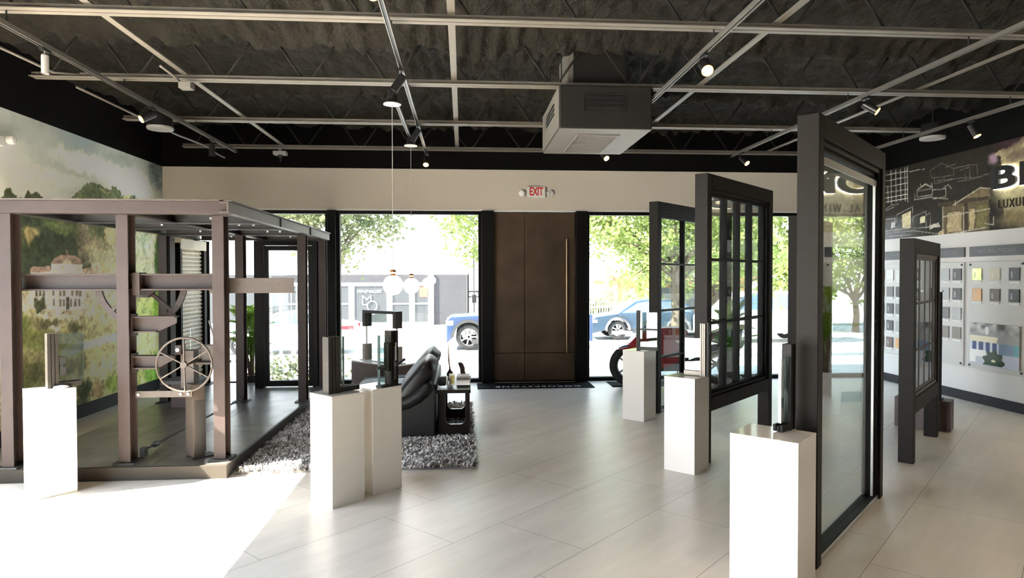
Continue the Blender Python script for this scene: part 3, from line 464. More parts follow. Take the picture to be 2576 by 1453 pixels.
for x, l in ((-0.33, 'blank white wall plate left of the exit sign'), (2.54, 'blank white wall plate right of the exit sign')):
    tag(MB().box(-0.04, 0.04, -0.006, 0, -0.06, 0.06).build('wall_plate', m_white, loc=(x, YB, 2.945), bevel=0.002), l, 'wall plate', 'blank plates on the header wall')
tag(MB().box(-0.006, 0, -0.04, 0.04, -0.06, 0.06).build('wall_plate', m_whitep, loc=(XR, 7.33, 0.42), bevel=0.002), 'white outlet plate low on the right wall below the boards', 'wall plate')

def wb(mb, name, mt, parent, **k):
    l = parent.location
    bmesh.ops.translate(mb.bm, vec=(-l.x, -l.y, -l.z), verts=mb.bm.verts[:])
    return mb.build(name, mt, parent, **k)

# ------------------------------------------------------------------ steel structure on its platform
PZ = 0.11
pf = thing('display_platform', 'low dark metal platform under the steel structure', 'platform', (-2.83, 7.5, 0))
wb(MB().box(-3.73, -1.96, 5.56, 9.84, 0.0, PZ-0.004), 'deck_core', m_dsteel, pf)
for i in range(3):
    for j in range(3):
        x0, y0 = -3.73+i*0.592, 5.56+j*1.427
        wb(MB().box(x0+0.002, x0+0.590, y0+0.002, y0+1.424, PZ-0.004, PZ), 'deck_plate', m_plat, pf)
k = MB(); k.box(-4.3, -1.935, 5.535, 5.56, 0, PZ); wb(k, 'front_kerb', m_kerb, pf, bevel=0.004)
k = MB(); k.box(-1.96, -1.935, 5.56, 9.84, 0, PZ); wb(k, 'side_kerb', m_dsteel, pf, bevel=0.003)

def hcol(mb, x, y, z0, z1, w=0.095, d=0.13, t=0.012):
    """H section, flanges facing front and back"""
    P = [(-w/2,-d/2),(w/2,-d/2),(w/2,-d/2+t),(t/2,-d/2+t),(t/2,d/2-t),(w/2,d/2-t),(w/2,d/2),(-w/2,d/2),(-w/2,d/2-t),(-t/2,d/2-t),(-t/2,-d/2+t),(-w/2,-d/2+t)]
    return mb.prism([(px+x, py+y) for px, py in P], z0, z1)
def hbeam_x(mb, x0, x1, y, zc, h=0.13, w=0.09, t=0.012):
    P = [(-w/2,-h/2),(w/2,-h/2),(w/2,-h/2+t),(t/2,-h/2+t),(t/2,h/2-t),(w/2,h/2-t),(w/2,h/2),(-w/2,h/2),(-w/2,h/2-t),(-t/2,h/2-t),(-t/2,-h/2+t),(-w/2,-h/2+t)]
    m = Matrix(((0,0,1,0),(1,0,0,y),(0,1,0,zc),(0,0,0,1)))
    return mb.prism(P, x0, x1, m)
def hbeam_y(mb, y0, y1, x, zc, h=0.09, w=0.08, t=0.010):
    P = [(-w/2,-h/2),(w/2,-h/2),(w/2,-h/2+t),(t/2,-h/2+t),(t/2,h/2-t),(w/2,h/2-t),(w/2,h/2),(-w/2,h/2),(-w/2,h/2-t),(-t/2,h/2-t),(-t/2,-h/2+t),(-w/2,-h/2+t)]
    m = Matrix(((-1,0,0,x),(0,0,1,0),(0,1,0,zc),(0,0,0,1)))
    return mb.prism(P, y0, y1, m)

st = thing('steel_pavilion', 'mauve brown steel frame of posts and beams standing on the low platform', 'steel frame', (-2.83, 7.5, PZ))
CT = 2.165
for x, y, mt in ((-3.665, 5.64, m_rust), (-2.79, 5.70, m_rust), (-2.045, 5.75, m_rust), (-1.975, 8.31, m_rust), (-2.74, 8.38, m_rust), (-3.66, 8.40, m_dsteel), (-1.97, 9.46, m_rust), (-3.70, 9.77, m_dsteel)):
    wb(hcol(MB(), x, y, PZ+0.012, CT), 'column', mt, st, bevel=0.002)
    wb(MB().box(x-0.085, x+0.085, y-0.095, y+0.095, PZ, PZ+0.012), 'base_plate', m_dsteel, st)
b = MB()
b.prism([(0,0),(0.10,0.0),(0.10,0.012),(0.014,0.012),(0.014,0.088),(0.10,0.088),(0.10,0.10),(0,0.10)], -3.75, -1.905, Matrix(((0,0,1,0),(1,0,0,5.54),(0,1,0,CT),(0,0,0,1))))
wb(b, 'roof_beam_front', m_rust, st, bevel=0.002)
wb(MB().box(-4.05, -1.93, 5.50, 5.66, CT+0.10, CT+0.112), 'roof_flange', m_rust2, st)
b = MB().prism([(0,0),(-0.075,0.0),(-0.075,0.012),(-0.014,0.012),(-0.014,0.078),(-0.075,0.078),(-0.075,0.09),(0,0.09)], 5.50, 9.55, Matrix(((1,0,0,-1.89),(0,0,1,0),(0,1,0,CT+0.006),(0,0,0,1))))
wb(b, 'roof_beam_right', m_rust2, st, bevel=0.002)
wb(MB().box(-1.965, -1.872, 5.50, 9.55, CT+0.098, CT+0.108), 'roof_flange', m_rust2, st)
for y in (7.02, 8.36): wb(MB().box(-1.895, -1.878, y, y+0.16, CT+0.006, CT+0.094), 'splice_plate', m_dsteel, st)
wb(hbeam_y(MB(), 5.66, 9.5, -2.77, CT+0.05), 'roof_beam_middle', m_rust, st)
wb(hbeam_y(MB(), 5.66, 9.5, -3.66, CT+0.05), 'roof_beam_left', m_dsteel, st)
for y in (6.55, 7.35, 8.38, 9.46):
    wb(hbeam_x(MB(), -3.62, -1.96, y, CT+0.045, 0.10, 0.085, 0.01), 'roof_cross_beam', m_dsteel, st)
    q = MB()
    for x in (-3.2, -2.4, -2.25): q.cyl((x, y-0.052, CT+0.045), (x, y-0.038, CT+0.045), 0.012, n=10)
    wb(q, 'bolt', m_alu, st)
wb(hbeam_x(MB(), -4.2, -2.10, 5.79, 1.61, 0.14, 0.17, 0.014), 'middle_beam', m_rust, st, bevel=0.002)
ch = MB(); ch.prism([(0,0),(0.09,0),(0.09,0.012),(0.012,0.012),(0.012,0.118),(0.09,0.118),(0.09,0.13),(0,0.13)], -2.17, -1.46, Matrix(((0,0,1,0),(1,0,0,5.825),(0,1,0,1.512),(0,0,0,1))))
wb(ch, 'channel_arm', m_rust2, st, bevel=0.002)
q = MB()
for x in (-1.93, -1.81, -1.7, -1.59): q.cyl((x, 5.822, 1.585), (x, 5.83, 1.585), 0.010, n=10)
wb(q, 'bolt_hole', m_dsteel, st)
wb(MB().box(-2.74, -2.68, 5.69, 5.82, 1.50, 1.69), 'beam_clamp', m_rust, st, bevel=0.002)
# half pulley below the middle beam, with two diagonal spokes
ring = MB(); pts = []
pc = Vector((-2.775, 5.93, 1.605)); R0 = 0.36
for i in range(33):
    a = PI+PI*i/32; pts.append(pc+Vector((R0*math.cos(a), 0, R0*math.sin(a))))
for A, B in zip(pts, pts[1:]): ring.bar(A, B, 0.05, 0.022, (0, 1, 0))
pw = wb(ring, 'pulley_rim', m_rust, st)
wb(MB().bar(pc+Vector((0.03, 0, -0.05)), pc+Vector((0.255, 0, -0.25)), 0.03, 0.03, (0,1,0)), 'pulley_spoke', m_rust, st); wb(MB().bar(pc+Vector((-0.03, 0, -0.05)), pc+Vector((-0.255, 0, -0.25)), 0.03, 0.03, (0,1,0)), 'pulley_spoke', m_rust, st)
wb(MB().prism([(-0.12, -0.055), (-0.06, -0.11), (0.06, -0.11), (0.12, -0.055), (0.12, 0.0), (-0.12, 0.0)], -0.03, 0.03, T(pc.x, pc.y, pc.z-0.02) @ FACE_S), 'pulley_hub', m_rust, st)
for z0, z1, xe in ((1.19, 1.325, -2.40), (0.885, 0.995, -2.42)):
    c = MB(); c.prism([(-2.745, z0), (-2.56, z0), (xe, z0+0.075), (xe, z1), (-2.745, z1)], -0.006, 0.006, T(0, 5.73, 0) @ FACE_S)
    c.box(-2.745, xe, 5.685, 5.775, z1-0.012, z1); c.box(-2.745, -2.55, 5.685, 5.775, z0, z0+0.012); c.box(-2.750, -2.738, 5.68, 5.78, z0-0.03, z1+0.02)
    wb(c, 'bracket', m_rust, st)
# tie rod across the deck
tr = thing('tie_rod', 'thin steel tie rod with turnbuckle running across the platform floor', 'tie rod', (-2.75, 7.0, PZ))
wb(MB().cyl((-2.75, 5.86, PZ+0.05), (-2.71, 8.27, PZ+0.05), 0.010), 'rod', m_rust, tr, smooth='auto')
wb(MB().cyl((-2.747, 6.05, PZ+0.05), (-2.744, 6.12, PZ+0.05), 0.026, n=6), 'turnbuckle', m_dsteel, tr)
for y, x in ((5.88, -2.75), (8.22, -2.71)): wb(MB().box(x-0.02, x+0.02, y-0.03, y+0.03, PZ, PZ+0.075), 'rod_lug', m_dsteel, tr)

# crank mechanism
ck = thing('crank_mechanism', 'steel crank post with large six spoke hand wheel on the platform', 'hand wheel', (-2.33, 5.80, PZ))
cm = Matrix.Translation((-2.275, 5.735, 0)) @ Matrix.Rotation(PI/4, 4, 'Z')
wb(MB().box(0.0, 0.095, 0, 0.155, PZ+0.012, 0.74, cm), 'post', m_rust2, ck, bevel=0.002)
wb(MB().box(0.003, 0.09, 0.01, 0.03, 0.16, 0.60, cm @ T(0.012, -0.014, 0)), 'post_channel', m_dsteel, ck)
wb(MB().box(-0.02, 0.19, -0.02, 0.12, PZ, PZ+0.012, cm), 'base_plate', m_dsteel, ck)
wb(MB().box(-2.42, -2.31, 5.84, 5.95, 0.70, 1.02), 'post_upper', m_rust2, ck, bevel=0.002)
wb(MB().box(-2.73, -2.27, 5.70, 5.715, 0.645, 0.70), 'cross_bar', m_rust2, ck, bevel=0.002)
q = MB()
for x in (-2.70, -2.36, -2.30): q.cyl((x, 5.688, 0.672), (x, 5.70, 0.672), 0.011, n=10)
wb(q, 'bolt', m_alu, ck)
wb(MB().box(-2.27, -2.10, 5.90, 5.98, 0.92, 1.06), 'gear_case', m_rust2, ck, bevel=0.004)
wb(MB().box(-2.42, -2.05, 5.86, 6.0, 0.895, 0.915), 'gear_plate', m_rust, ck)
wb(MB().box(-2.45, -2.40, 5.80, 5.9, 0.99, 1.07), 'bearing_block', m_rust, ck, bevel=0.003); wb(MB().cyl((-2.425, 5.79, 1.03), (-2.425, 5.91, 1.03), 0.016), 'bearing_pin', m_alu, ck)
wb(MB().bar((-2.16, 5.95, 1.06), (-2.22, 5.95, 1.27), 0.012, 0.012), 'lever', m_dsteel, ck)
wc = Vector((-2.29, 5.60, 0.93)); rim = MB(); RW = 0.222
rim.tube([wc+Vector((RW*math.cos(2*PI*i/48), 0, RW*math.sin(2*PI*i/48))) for i in range(48)], 0.0095, n=8, closed=True)
wh = wb(rim, 'wheel_rim', m_rust2, ck, smooth=True)
for i in range(6):
    a = PI/2+0.02+i*PI/3; d = Vector((math.cos(a), 0, math.sin(a)))
    s = MB().bar(wc+d*0.02, wc+d*(RW-0.004), 0.009, 0.02, (0, 1, 0)); wb(s, 'wheel_spoke', m_rust2, ck)
wb(MB().cyl(wc+Vector((0, -0.022, 0)), wc+Vector((0, 0.022, 0)), 0.026, n=20), 'wheel_hub', m_rust2, ck, smooth='auto')
wb(MB().cyl(wc+Vector((0, 0.02, 0)), (wc.x, 5.95, wc.z), 0.012, n=12), 'wheel_axle', m_rust, ck, smooth='auto')

# glazed steel door closing the back of the structure
gd = thing('steel_glass_door', 'dark framed glass door at the rear of the steel structure', 'glass door', (-2.40, 9.42, PZ))
g = MB(); g.box(-2.89, -2.77, 9.38, 9.50, PZ, 2.155); g.box(-2.10, -2.03, 9.38, 9.50, PZ, 2.155); g.box(-2.77, -2.10, 9.38, 9.50, 2.09, 2.155); wb(g, 'door_frame', m_gun2, gd, bevel=0.003)
g = MB(); g.box(-2.765, -2.705, 9.41, 9.46, PZ+0.01, 2.085); g.box(-2.16, -2.105, 9.41, 9.46, PZ+0.01, 2.085); g.box(-2.705, -2.16, 9.41, 9.46, 2.02, 2.085); g.box(-2.705, -2.16, 9.41, 9.46, PZ+0.01, 0.20); wb(g, 'door_leaf', m_gun2, gd, bevel=0.003)
wb(MB().box(-2.705, -2.16, 9.432, 9.438, 0.20, 2.02), 'glass_pane', m_glassc, gd)
h = MB(); h.cyl((-2.13, 9.41, 1.10), (-2.13, 9.36, 1.10), 0.010); h.bar((-2.13, 9.36, 1.10), (-2.23, 9.36, 1.10), 0.016, 0.016); wb(h, 'door_handle', m_blackp, gd)

# perforated roller shutter window on the left of the structure
m_shut = mat('shutter_slats', (0.74, 0.66, 0.54), 0.45, var=0.05, vscale=6)
shx = -3.70
sh = thing('roller_shutter', 'beige perforated roller shutter in a dark frame at the left of the structure', 'roller shutter', (shx, 9.1, PZ))
g = MB(); g.box(shx-0.05, shx+0.05, 8.52, 8.68, PZ, 2.16); wb(g, 'dark_panel', m_gun2, sh)
g = MB(); g.box(shx-0.05, shx+0.05, 8.84, 8.90, PZ, 2.10); g.box(shx-0.05, shx+0.05, 9.63, 9.69, PZ, 2.10); g.box(shx-0.05, shx+0.05, 8.90, 9.63, PZ, PZ+0.05); wb(g, 'shutter_frame', m_gun2, sh, bevel=0.003)
wb(MB().box(shx-0.06, shx+0.06, 8.84, 9.69, 2.02, 2.15), 'shutter_box', m_shut, sh, bevel=0.004)
# slats with real slots: each slat is two strips joined by webs
nS = 34; zz0, zz1 = PZ+0.05, 2.02; hS = (zz1-zz0)/nS; sl = MB()
for i in range(nS):
    z = zz0+i*hS
    sl.prism([(-0.004, 0), (0.010, hS*0.34), (-0.004, hS*0.68), (-0.009, hS*0.66), (0.003, hS*0.34), (-0.009, 0.02*hS)], 8.905, 9.63, Matrix(((1,0,0,shx+0.01),(0,0,1,0),(0,1,0,z),(0,0,0,1))))
    for j in range(17):
        y = 8.905+j*0.0424; sl.box(shx+0.000, shx+0.006, y, y+0.02, z+hS*0.66, z+hS)
wb(sl, 'shutter_slats', m_shut, sh)
# low table inside the structure
lt = thing('low_table', 'small low grey topped table inside the steel structure', 'table', (-3.28, 8.15, PZ))
wb(MB().box(-3.52, -3.10, 7.95, 8.30, 0.395, 0.44), 'table_top', mat('slate_top', (0.10, 0.10, 0.11), 0.4), lt, bevel=0.003); wb(MB().box(-3.44, -3.20, 8.02, 8.22, PZ, 0.395), 'table_base', m_wood, lt, bevel=0.003)
tag(MB().box(-0.003, 0.003, 0, 0.012, 0, 0.95).build('glass_panel', m_glassd, loc=(-3.18, 7.95, PZ)), 'thin upright strip of clear glass beside the low table', 'glass panel')

# ------------------------------------------------------------------ white pedestals
ND = 0.28
def pedestal(cx, cy, label, h=0.80, a=ND, b=ND):
    r = thing('white_pedestal', label, 'pedestal', (cx, cy, 0), PI/4, 'white pedestals')
    MB().box(0.001, a-0.001, 0.001, b-0.001, 0, h-0.012).build('pedestal_body', m_ped, r, bevel=0.0015)
    MB().box(0, a, 0, b, h-0.012, h).build('pedestal_top', m_ped, r, bevel=0.002)
    return r
pedestal(-3.17, 5.10, 'white gloss pedestal in front of the steel structure, sunlit')
pedestal(-0.93, 4.74, 'white gloss pedestal in front of the rug, left one of the touching pair')
pedestal(-0.68, 5.01, 'white gloss pedestal beside the sofa, right one of the touching pair')
pedestal(2.04, 7.31, 'white gloss pedestal farthest back by the red motorcycle')
pedestal(1.91, 5.31, 'white gloss pedestal before the frame with a twelve pane window')
pedestal(1.70, 3.22, 'white gloss pedestal nearest the viewer, cut off by the bottom edge', a=0.30, b=0.36)

# ------------------------------------------------------------------ window corner samples
m_prof = mat('bronze_profile', (0.020, 0.017, 0.0135), 0.45, spec=0.3, var=0.1, vscale=15); m_profl = mat('pale_profile', (0.26, 0.22, 0.18), 0.4, metal=0.2); m_gasket = mat('gasket', (0.012, 0.012, 0.012), 0.6)
def profile_post(r, x, y, w, d, h, mt, z0=0.0, name='frame_post'):
    p = MB(); p.box(x, x+w*0.30, y, y+d, z0, h); p.box(x+w*0.36, x+w*0.64, y+d*0.06, y+d*0.94, z0, h); p.box(x+w*0.70, x+w, y, y+d, z0, h); p.box(x+w*0.1, x+w*0.9, y+d*0.2, y+d*0.8, z0, h)
    return p.build(name, mt, r, bevel=0.0015)
def corner_sample(label, loc, rz, h, gl, gh, mt=None, base=0.2, w=0.07, d=0.085, mirror=False, extra=None):
    r = thing('window_sample', label, 'window sample', loc, rz, 'cut window corner samples'); mt = mt or m_prof; s = -1 if mirror else 1
    profile_post(r, 0 if not mirror else -w, 0, w, d, h, mt)
    bse = MB(); X0, X1 = (w, w+base) if not mirror else (-w-base, -w)
    for a, b_ in ((0, 0.30), (0.36, 0.64), (0.70, 1.0)): bse.box(X0, X1, d*a, d*b_, 0.006, 0.042 if a != 0.36 else 0.034)
    bse.build('frame_rail', mt, r, bevel=0.0015)
    ga, gb = (w, w+gl) if not mirror else (-w-gl, -w)
    for y in (d*0.38, d*0.60): MB().box(ga, gb, y, y+0.005, 0.045, gh).build('glass_pane', m_glassd, r)
    e = gb if not mirror else ga
    MB().box(e-0.002*s if s > 0 else e, e if s > 0 else e+0.002, d*0.38, d*0.60+0.005, 0.045, gh).build('glass_edge', m_glasse, r)
    return r
# on the sunlit pedestal at far left
s1 = corner_sample('window corner sample with black lock standing on the sunlit left pedestal', (-3.16, 5.26, 0.80), math.radians(42), 0.42, 0.17, 0.415, m_prof, 0.15, 0.075, 0.08)
lk = MB(); lk.box(0.078, 0.115, -0.02, 0.0, 0.10, 0.16); lk.box(0.078, 0.115, -0.02, 0.0, 0.185, 0.235); lk.box(0.082, 0.098, -0.018, 0.0, 0.16, 0.185); lk.build('lock_case', m_blackp, s1)
tag(MB().lathe([(0.0, 0.0), (0.045, 0.0), (0.055, 0.006), (0.048, 0.016), (0.02, 0.022), (0.0, 0.023)], 24).build('white_disc', m_ped, smooth='auto', loc=(-3.09, 5.31, 0.80)), 'small white domed dish on the sunlit left pedestal', 'bulge')  # low white domed form in the pedestal's own gloss
corner_sample('brown window corner sample on the left of the touching pedestals', (-0.97, 4.83, 0.80), PI/4, 0.415, 0.055, 0.41, m_prof, 0.17, 0.10, 0.075)
s3 = thing('window_sample', 'stepped dark window sample with handle on the right of the touching pedestals', 'window sample', (-0.60, 5.12, 0.80), PI/4, 'cut window corner samples')
profile_post(s3, 0.06, 0.0, 0.07, 0.08, 0.43, m_gun); profile_post(s3, 0.035, 0.0, 0.05, 0.06, 0.34, m_gun, 0.12, 'sash_post'); MB().box(-0.03, 0.16, 0.0, 0.075, 0.0, 0.012).build('frame_rail', m_gasket, s3)
for y in (0.02, 0.045): MB().box(-0.03, 0.035, y, y+0.005, 0.012, 0.40).build('glass_pane', m_glassd, s3)
MB().box(-0.033, -0.03, 0.02, 0.05, 0.012, 0.40).build('glass_edge', m_glasse, s3)
h3 = MB(); h3.box(0.085, 0.105, -0.03, 0.0, 0.155, 0.185); h3.bar((0.095, -0.03, 0.17), (0.17, -0.03, 0.205), 0.016, 0.016); h3.box(0.088, 0.102, -0.012, 0, 0.05, 0.31); h3.build('handle', m_gasket, s3)
MB().bar((-0.03, -0.03, 0.17), (-0.09, -0.02, 0.155), 0.018, 0.014).build('hinge', m_gasket, s3)
MB().box(0.090, 0.100, -0.016, -0.012, 0.20, 0.34).build('strike_plate', m_alu, s3)
s4 = corner_sample('slim window corner sample with middle bar on the farthest pedestal', (1.98, 7.42, 0.80), math.radians(-30), 0.46, 0.20, 0.44, m_prof, 0.20, 0.035, 0.05)
MB().box(0.035, 0.235, 0.012, 0.038, 0.235, 0.255).build('glazing_bar', m_prof, s4)
s5 = corner_sample('pale edged window sample on the pedestal by the twelve pane frame', (2.04, 5.43, 0.80), math.radians(-40), 0.45, 0.14, 0.32, m_profl, 0.14, 0.045, 0.05, True)
MB().box(0.0, 0.022, 0.02, 0.055, 0.0, 0.455).build('dark_cover', m_gasket, s5); MB().box(0.012, 0.03, 0.03, 0.05, 0.36, 0.42).build('hinge', m_gasket, s5)
s6 = corner_sample('black window sample with tall double glass on the nearest pedestal', (1.845, 3.53, 0.80), math.radians(38), 0.475, 0.075, 0.40, m_gun2, 0.10, 0.055, 0.055, True)
# brown box plinths
bx = thing('brown_plinth', 'wide low brown wood plinth by the window behind the sofa', 'plinth', (-0.96, 9.2, 0), PI/4, 'brown wood plinths')
MB().box(0, 0.42, 0, 0.98, 0, 0.40).build('plinth_body', m_wood, bx, bevel=0.002); MB().box(0, 0.42, 0, 0.98, 0.40, 0.42).build('plinth_top', m_ped, bx, bevel=0.002)
po = thing('portal_sample', 'small portal shaped window frame sample standing on the wide brown plinth', 'window sample', (-0.96, 9.2, 0.42), PI/4)
for a in (0.10, 0.80): 
    p = MB(); p.box(0.12, 0.24, a, a+0.07, 0.0, 0.24); p.build('lower_leg', m_profl, po, bevel=0.002)
    p = MB(); p.box(0.12, 0.24, a, a+0.07, 0.50, 0.70); p.build('upper_leg', m_prof, po, bevel=0.002)
    MB().box(0.165, 0.175, a+0.02, a+0.05, 0.24, 0.50).build('steel_core', m_alu, po)
MB().box(0.12, 0.24, 0.10, 0.87, 0.70, 0.74).build('head_rail', m_prof, po, bevel=0.002); MB().box(0.175, 0.181, 0.17, 0.80, 0.02, 0.70).build('glass_pane', m_glassd, po); MB().box(0.10, 0.26, 0.05, 0.92, 0, 0.014).build('sill_strip', m_alu, po)
b2 = thing('brown_plinth', 'low brown wood plinth behind the small grid window frame at right', 'plinth', (5.12, 6.56, 0), PI/4, 'brown wood plinths')
MB().box(0, 0.24, 0, 0.52, 0, 0.30).build('plinth_body', m_wood, b2, bevel=0.002); MB().box(0, 0.24, 0, 0.52, 0.30, 0.32).build('plinth_top', m_wood, b2, bevel=0.002)
tb = thing('tall_sample', 'tall black profile sample standing on the right brown plinth', 'window sample', (5.10, 6.63, 0.32), PI/4)
profile_post(tb, 0.02, 0.04, 0.11, 0.20, 1.16, m_gun2); MB().box(0.02, 0.13, 0.03, 0.25, 1.16, 1.175).build('end_cap', m_alu, tb); MB().box(0.0, 0.15, 0.02, 0.26, 0.0, 0.012).build('base_plate', m_gun2, tb)

# ------------------------------------------------------------------ big display frames
def disp_frame(name, label, cat, loc, L_, Hh, z_open, cols, rows, mt=None, sash=None, legs=True, D=0.12, fw=0.09, rail=0.12, sill=False, slim=False):
    mt = mt or m_gun; sash = sash or m_gun2
    r = thing(name, label, cat, loc, PI/4, 'gunmetal display frames')
    for a in (0, L_-fw): MB().box(a, a+fw, 0, D, 0, Hh).build('post', mt, r, bevel=0.004)
    MB().box(fw, L_-fw, 0, D, Hh-0.13, Hh).build('top_rail', mt, r, bevel=0.004)
    zb = z_open
    if legs: MB().box(fw, L_-fw, 0, D, z_open-rail, z_open).build('bottom_rail', mt, r, bevel=0.004)
    zt = Hh-0.13; a0, a1 = fw, L_-fw
    s = MB()
    for k, (o, t) in enumerate(((0.025, 0.03), (0.045, 0.055))):
        y0, y1 = ((0.02, 0.05) if k == 0 else (0.045, D-0.015)) if not slim else ((0.012, 0.03) if k == 0 else (0.024, 0.055))
        s.box(a0, a0+t, y0, y1, zb, zt); s.box(a1-t, a1, y0, y1, zb, zt); s.box(a0+t, a1-t, y0, y1, zt-t, zt); s.box(a0+t, a1-t, y0, y1, zb, zb+(t if not sill else 0.035))
    s.build('sash', sash, r, bevel=0.002)
    gx0, gx1, gz0, gz1 = a0+0.055, a1-0.055, zb+(0.055 if not sill else 0.035), zt-0.055
    g0, m0, m1 = (0.030, 0.026, 0.040) if slim else (0.064, 0.035, 0.100)
    MB().box(gx0, gx1, g0, g0+0.006, gz0, gz1).build('glass_pane', m_glassd, r)
    for c in cols: MB().box(c-0.014, c+0.014, m0, m1, gz0, gz1).build('muntin', sash, r)
    for z in rows: MB().box(gx0, gx1, m0+0.001, m1-0.001, z-0.012, z+0.012).build('muntin', sash, r)
    if sill: MB().box(fw, L_-fw, 0.012, D-0.01, 0, 0.030).build('threshold', m_alu, r, bevel=0.003)
    return r
disp_frame('display_door_frame', 'tall gunmetal frame with two column grid door, partly behind the twelve pane frame', 'display frame', (2.33, 7.75, 0), 1.5, 2.55, 0.0, [0.77], [1.80, 1.23, 0.66], legs=False, sill=True)
disp_frame('display_window_frame', 'tall gunmetal frame on legs holding a twelve pane grid window', 'display frame', (2.126, 5.606, 0), 1.61, 2.55, 0.575, [0.49, 0.80, 1.11], [1.80, 1.23])
f3 = disp_frame('display_door_frame', 'largest gunmetal frame holding one clear floor length glass door, nearest the viewer', 'display frame', (1.976, 3.536, 0), 1.64, 2.56, 0.0, [], [], legs=False, sill=True)
MB().box(0.145, 1.50, 0.03, 0.040, 2.30, 2.345).build('glazing_bead', mat('bead_grey', (0.25, 0.235, 0.21), 0.35, metal=0.6), f3); MB().box(1.455, 1.475, 0.03, 0.045, 0.04, 2.33).build('glazing_bead', m_alu, f3)
m_brsash = mat('brown_sash', (0.045, 0.030, 0.022), 0.4)
disp_frame('display_window_frame', 'shorter gunmetal frame on legs with brown grid window, near the right wall', 'display frame', (3.93, 5.47, 0), 1.36, 1.98, 0.57, [0.40, 0.68, 0.96], [1.40, 0.98], sash=m_brsash, rail=0.14, slim=True)
disp_frame('display_door_frame', 'dark grid door frame seen through the clear glass door', 'display frame', (4.02, 7.65, 0), 1.45, 2.38, 0.0, [], [1.85, 1.30, 0.75], legs=False, sill=True)

# ------------------------------------------------------------------ lounge
rg = thing('shag_rug', 'grey shaggy rug under the sofa and side table', 'rug', (-0.9, 7.05, 0))
MB().box(-1.02, 1.0, -1.40, 1.40, 0.0, 0.018).build('rug_backing', mat('rug_back', (0.16, 0.15, 0.145), 0.95), rg)
def pile():
    m = bpy.data.materials.new('shag_pile'); m.use_nodes = True; nt = m.node_tree; b = nt.nodes['Principled BSDF']; b.inputs['Roughness'].default_value = 0.7
    tc = nt.nodes.new('ShaderNodeTexCoord'); n = nt.nodes.new('ShaderNodeTexNoise'); n.inputs['Scale'].default_value = 14; n.inputs['Detail'].default_value = 3; r = nt.nodes.new('ShaderNodeValToRGB')
    r.color_ramp.elements[0].position = 0.35; r.color_ramp.elements[1].position = 0.66; r.color_ramp.elements[0].color = (0.16, 0.155, 0.155, 1); r.color_ramp.elements[1].color = (0.74, 0.71, 0.68, 1)
    nt.links.new(tc.outputs['Object'], n.inputs['Vector']); nt.links.new(n.outputs['Fac'], r.inputs[0]); nt.links.new(r.outputs[0], b.inputs['Base Color'])
    vs_, fs = [], []; R = random.Random(3)
    for _ in range(26000):
        x, y = R.uniform(-0.98, 1.0), R.uniform(-1.41, 1.40)
        if y > 0.2 and R.random() < 0.45: continue
        a = R.uniform(0, 2*PI)+1.2*noise.noise(Vector((x*4, y*4, 0))); l = R.uniform(0.035, 0.07); hgt = R.uniform(0.02, 0.045); w = R.uniform(0.004, 0.008)
        dx, dy = math.cos(a), math.sin(a); px, py = -dy*w, dx*w; i = len(vs_)
        tw = R.uniform(-0.6, 0.6); ex, ey = math.cos(a+tw), math.sin(a+tw)
        vs_ += [(x-px, y-py, 0.016), (x+px, y+py, 0.016), (x+dx*l*0.5-px, y+dy*l*0.5-py, 0.018+hgt), (x+dx*l*0.5+px, y+dy*l*0.5+py, 0.018+hgt), (x+dx*l*0.5+ex*l*0.5-px*0.6, y+dy*l*0.5+ey*l*0.5-py*0.6, 0.016+hgt*0.6), (x+dx*l*0.5+ex*l*0.5+px*0.6, y+dy*l*0.5+ey*l*0.5+py*0.6, 0.016+hgt*0.6)]
        fs += [(i, i+1, i+3, i+2), (i+2, i+3, i+5, i+4)]
    me = bpy.data.meshes.new('rug_pile'); me.from_pydata(vs_, [], fs); me.materials.append(m)
    o = bpy.data.objects.new('rug_pile', me); COL.objects.link(o); o.parent = rg; o['kind'] = 'stuff'
pile()

sf = thing('leather_sofa', 'black leather sofa with reclined back cushions on the shaggy rug', 'sofa', (-0.72, 7.45, 0.025))
AX = Matrix(((1,0,0,0),(0,0,-1,0),(0,1,0,0),(0,0,0,1)))     # profile x,z extruded along y
side = [(-0.23, 0.05), (-0.215, 0.50), (-0.24, 0.53), (-0.33, 0.44), (-0.44, 0.365), (-0.60, 0.315), (-1.16, 0.30), (-1.18, 0.28), (-1.17, 0.06)]
for y0, y1 in ((6.62, 6.76), (8.22, 8.36)):
    wb(MB().prism(side, -y1, -y0, AX), 'side_panel', m_leather, sf, bevel=0.012, seg=3)
    rr_ = MB(); pts = [(-0.25, 0.56), (-0.31, 0.52), (-0.39, 0.45), (-0.50, 0.39), (-0.64, 0.355), (-0.85, 0.345), (-1.17, 0.34)]
    for off in (0.03, 0.11): rr_.tube([(x, y0+off-0.005, z) for x, z in pts], [0.045, 0.065, 0.07, 0.068, 0.066, 0.066, 0.055], n=14)
    wb(rr_, 'armrest', m_leather, sf, smooth=True)
wb(MB().box(-0.30, -0.215, 6.70, 8.28, 0.05, 0.56), 'back_panel', m_leather, sf, bevel=0.02, seg=3)
wb(MB().box(-1.14, -0.30, 6.74, 8.24, 0.06, 0.26), 'seat_base', m_leather, sf, bevel=0.02)
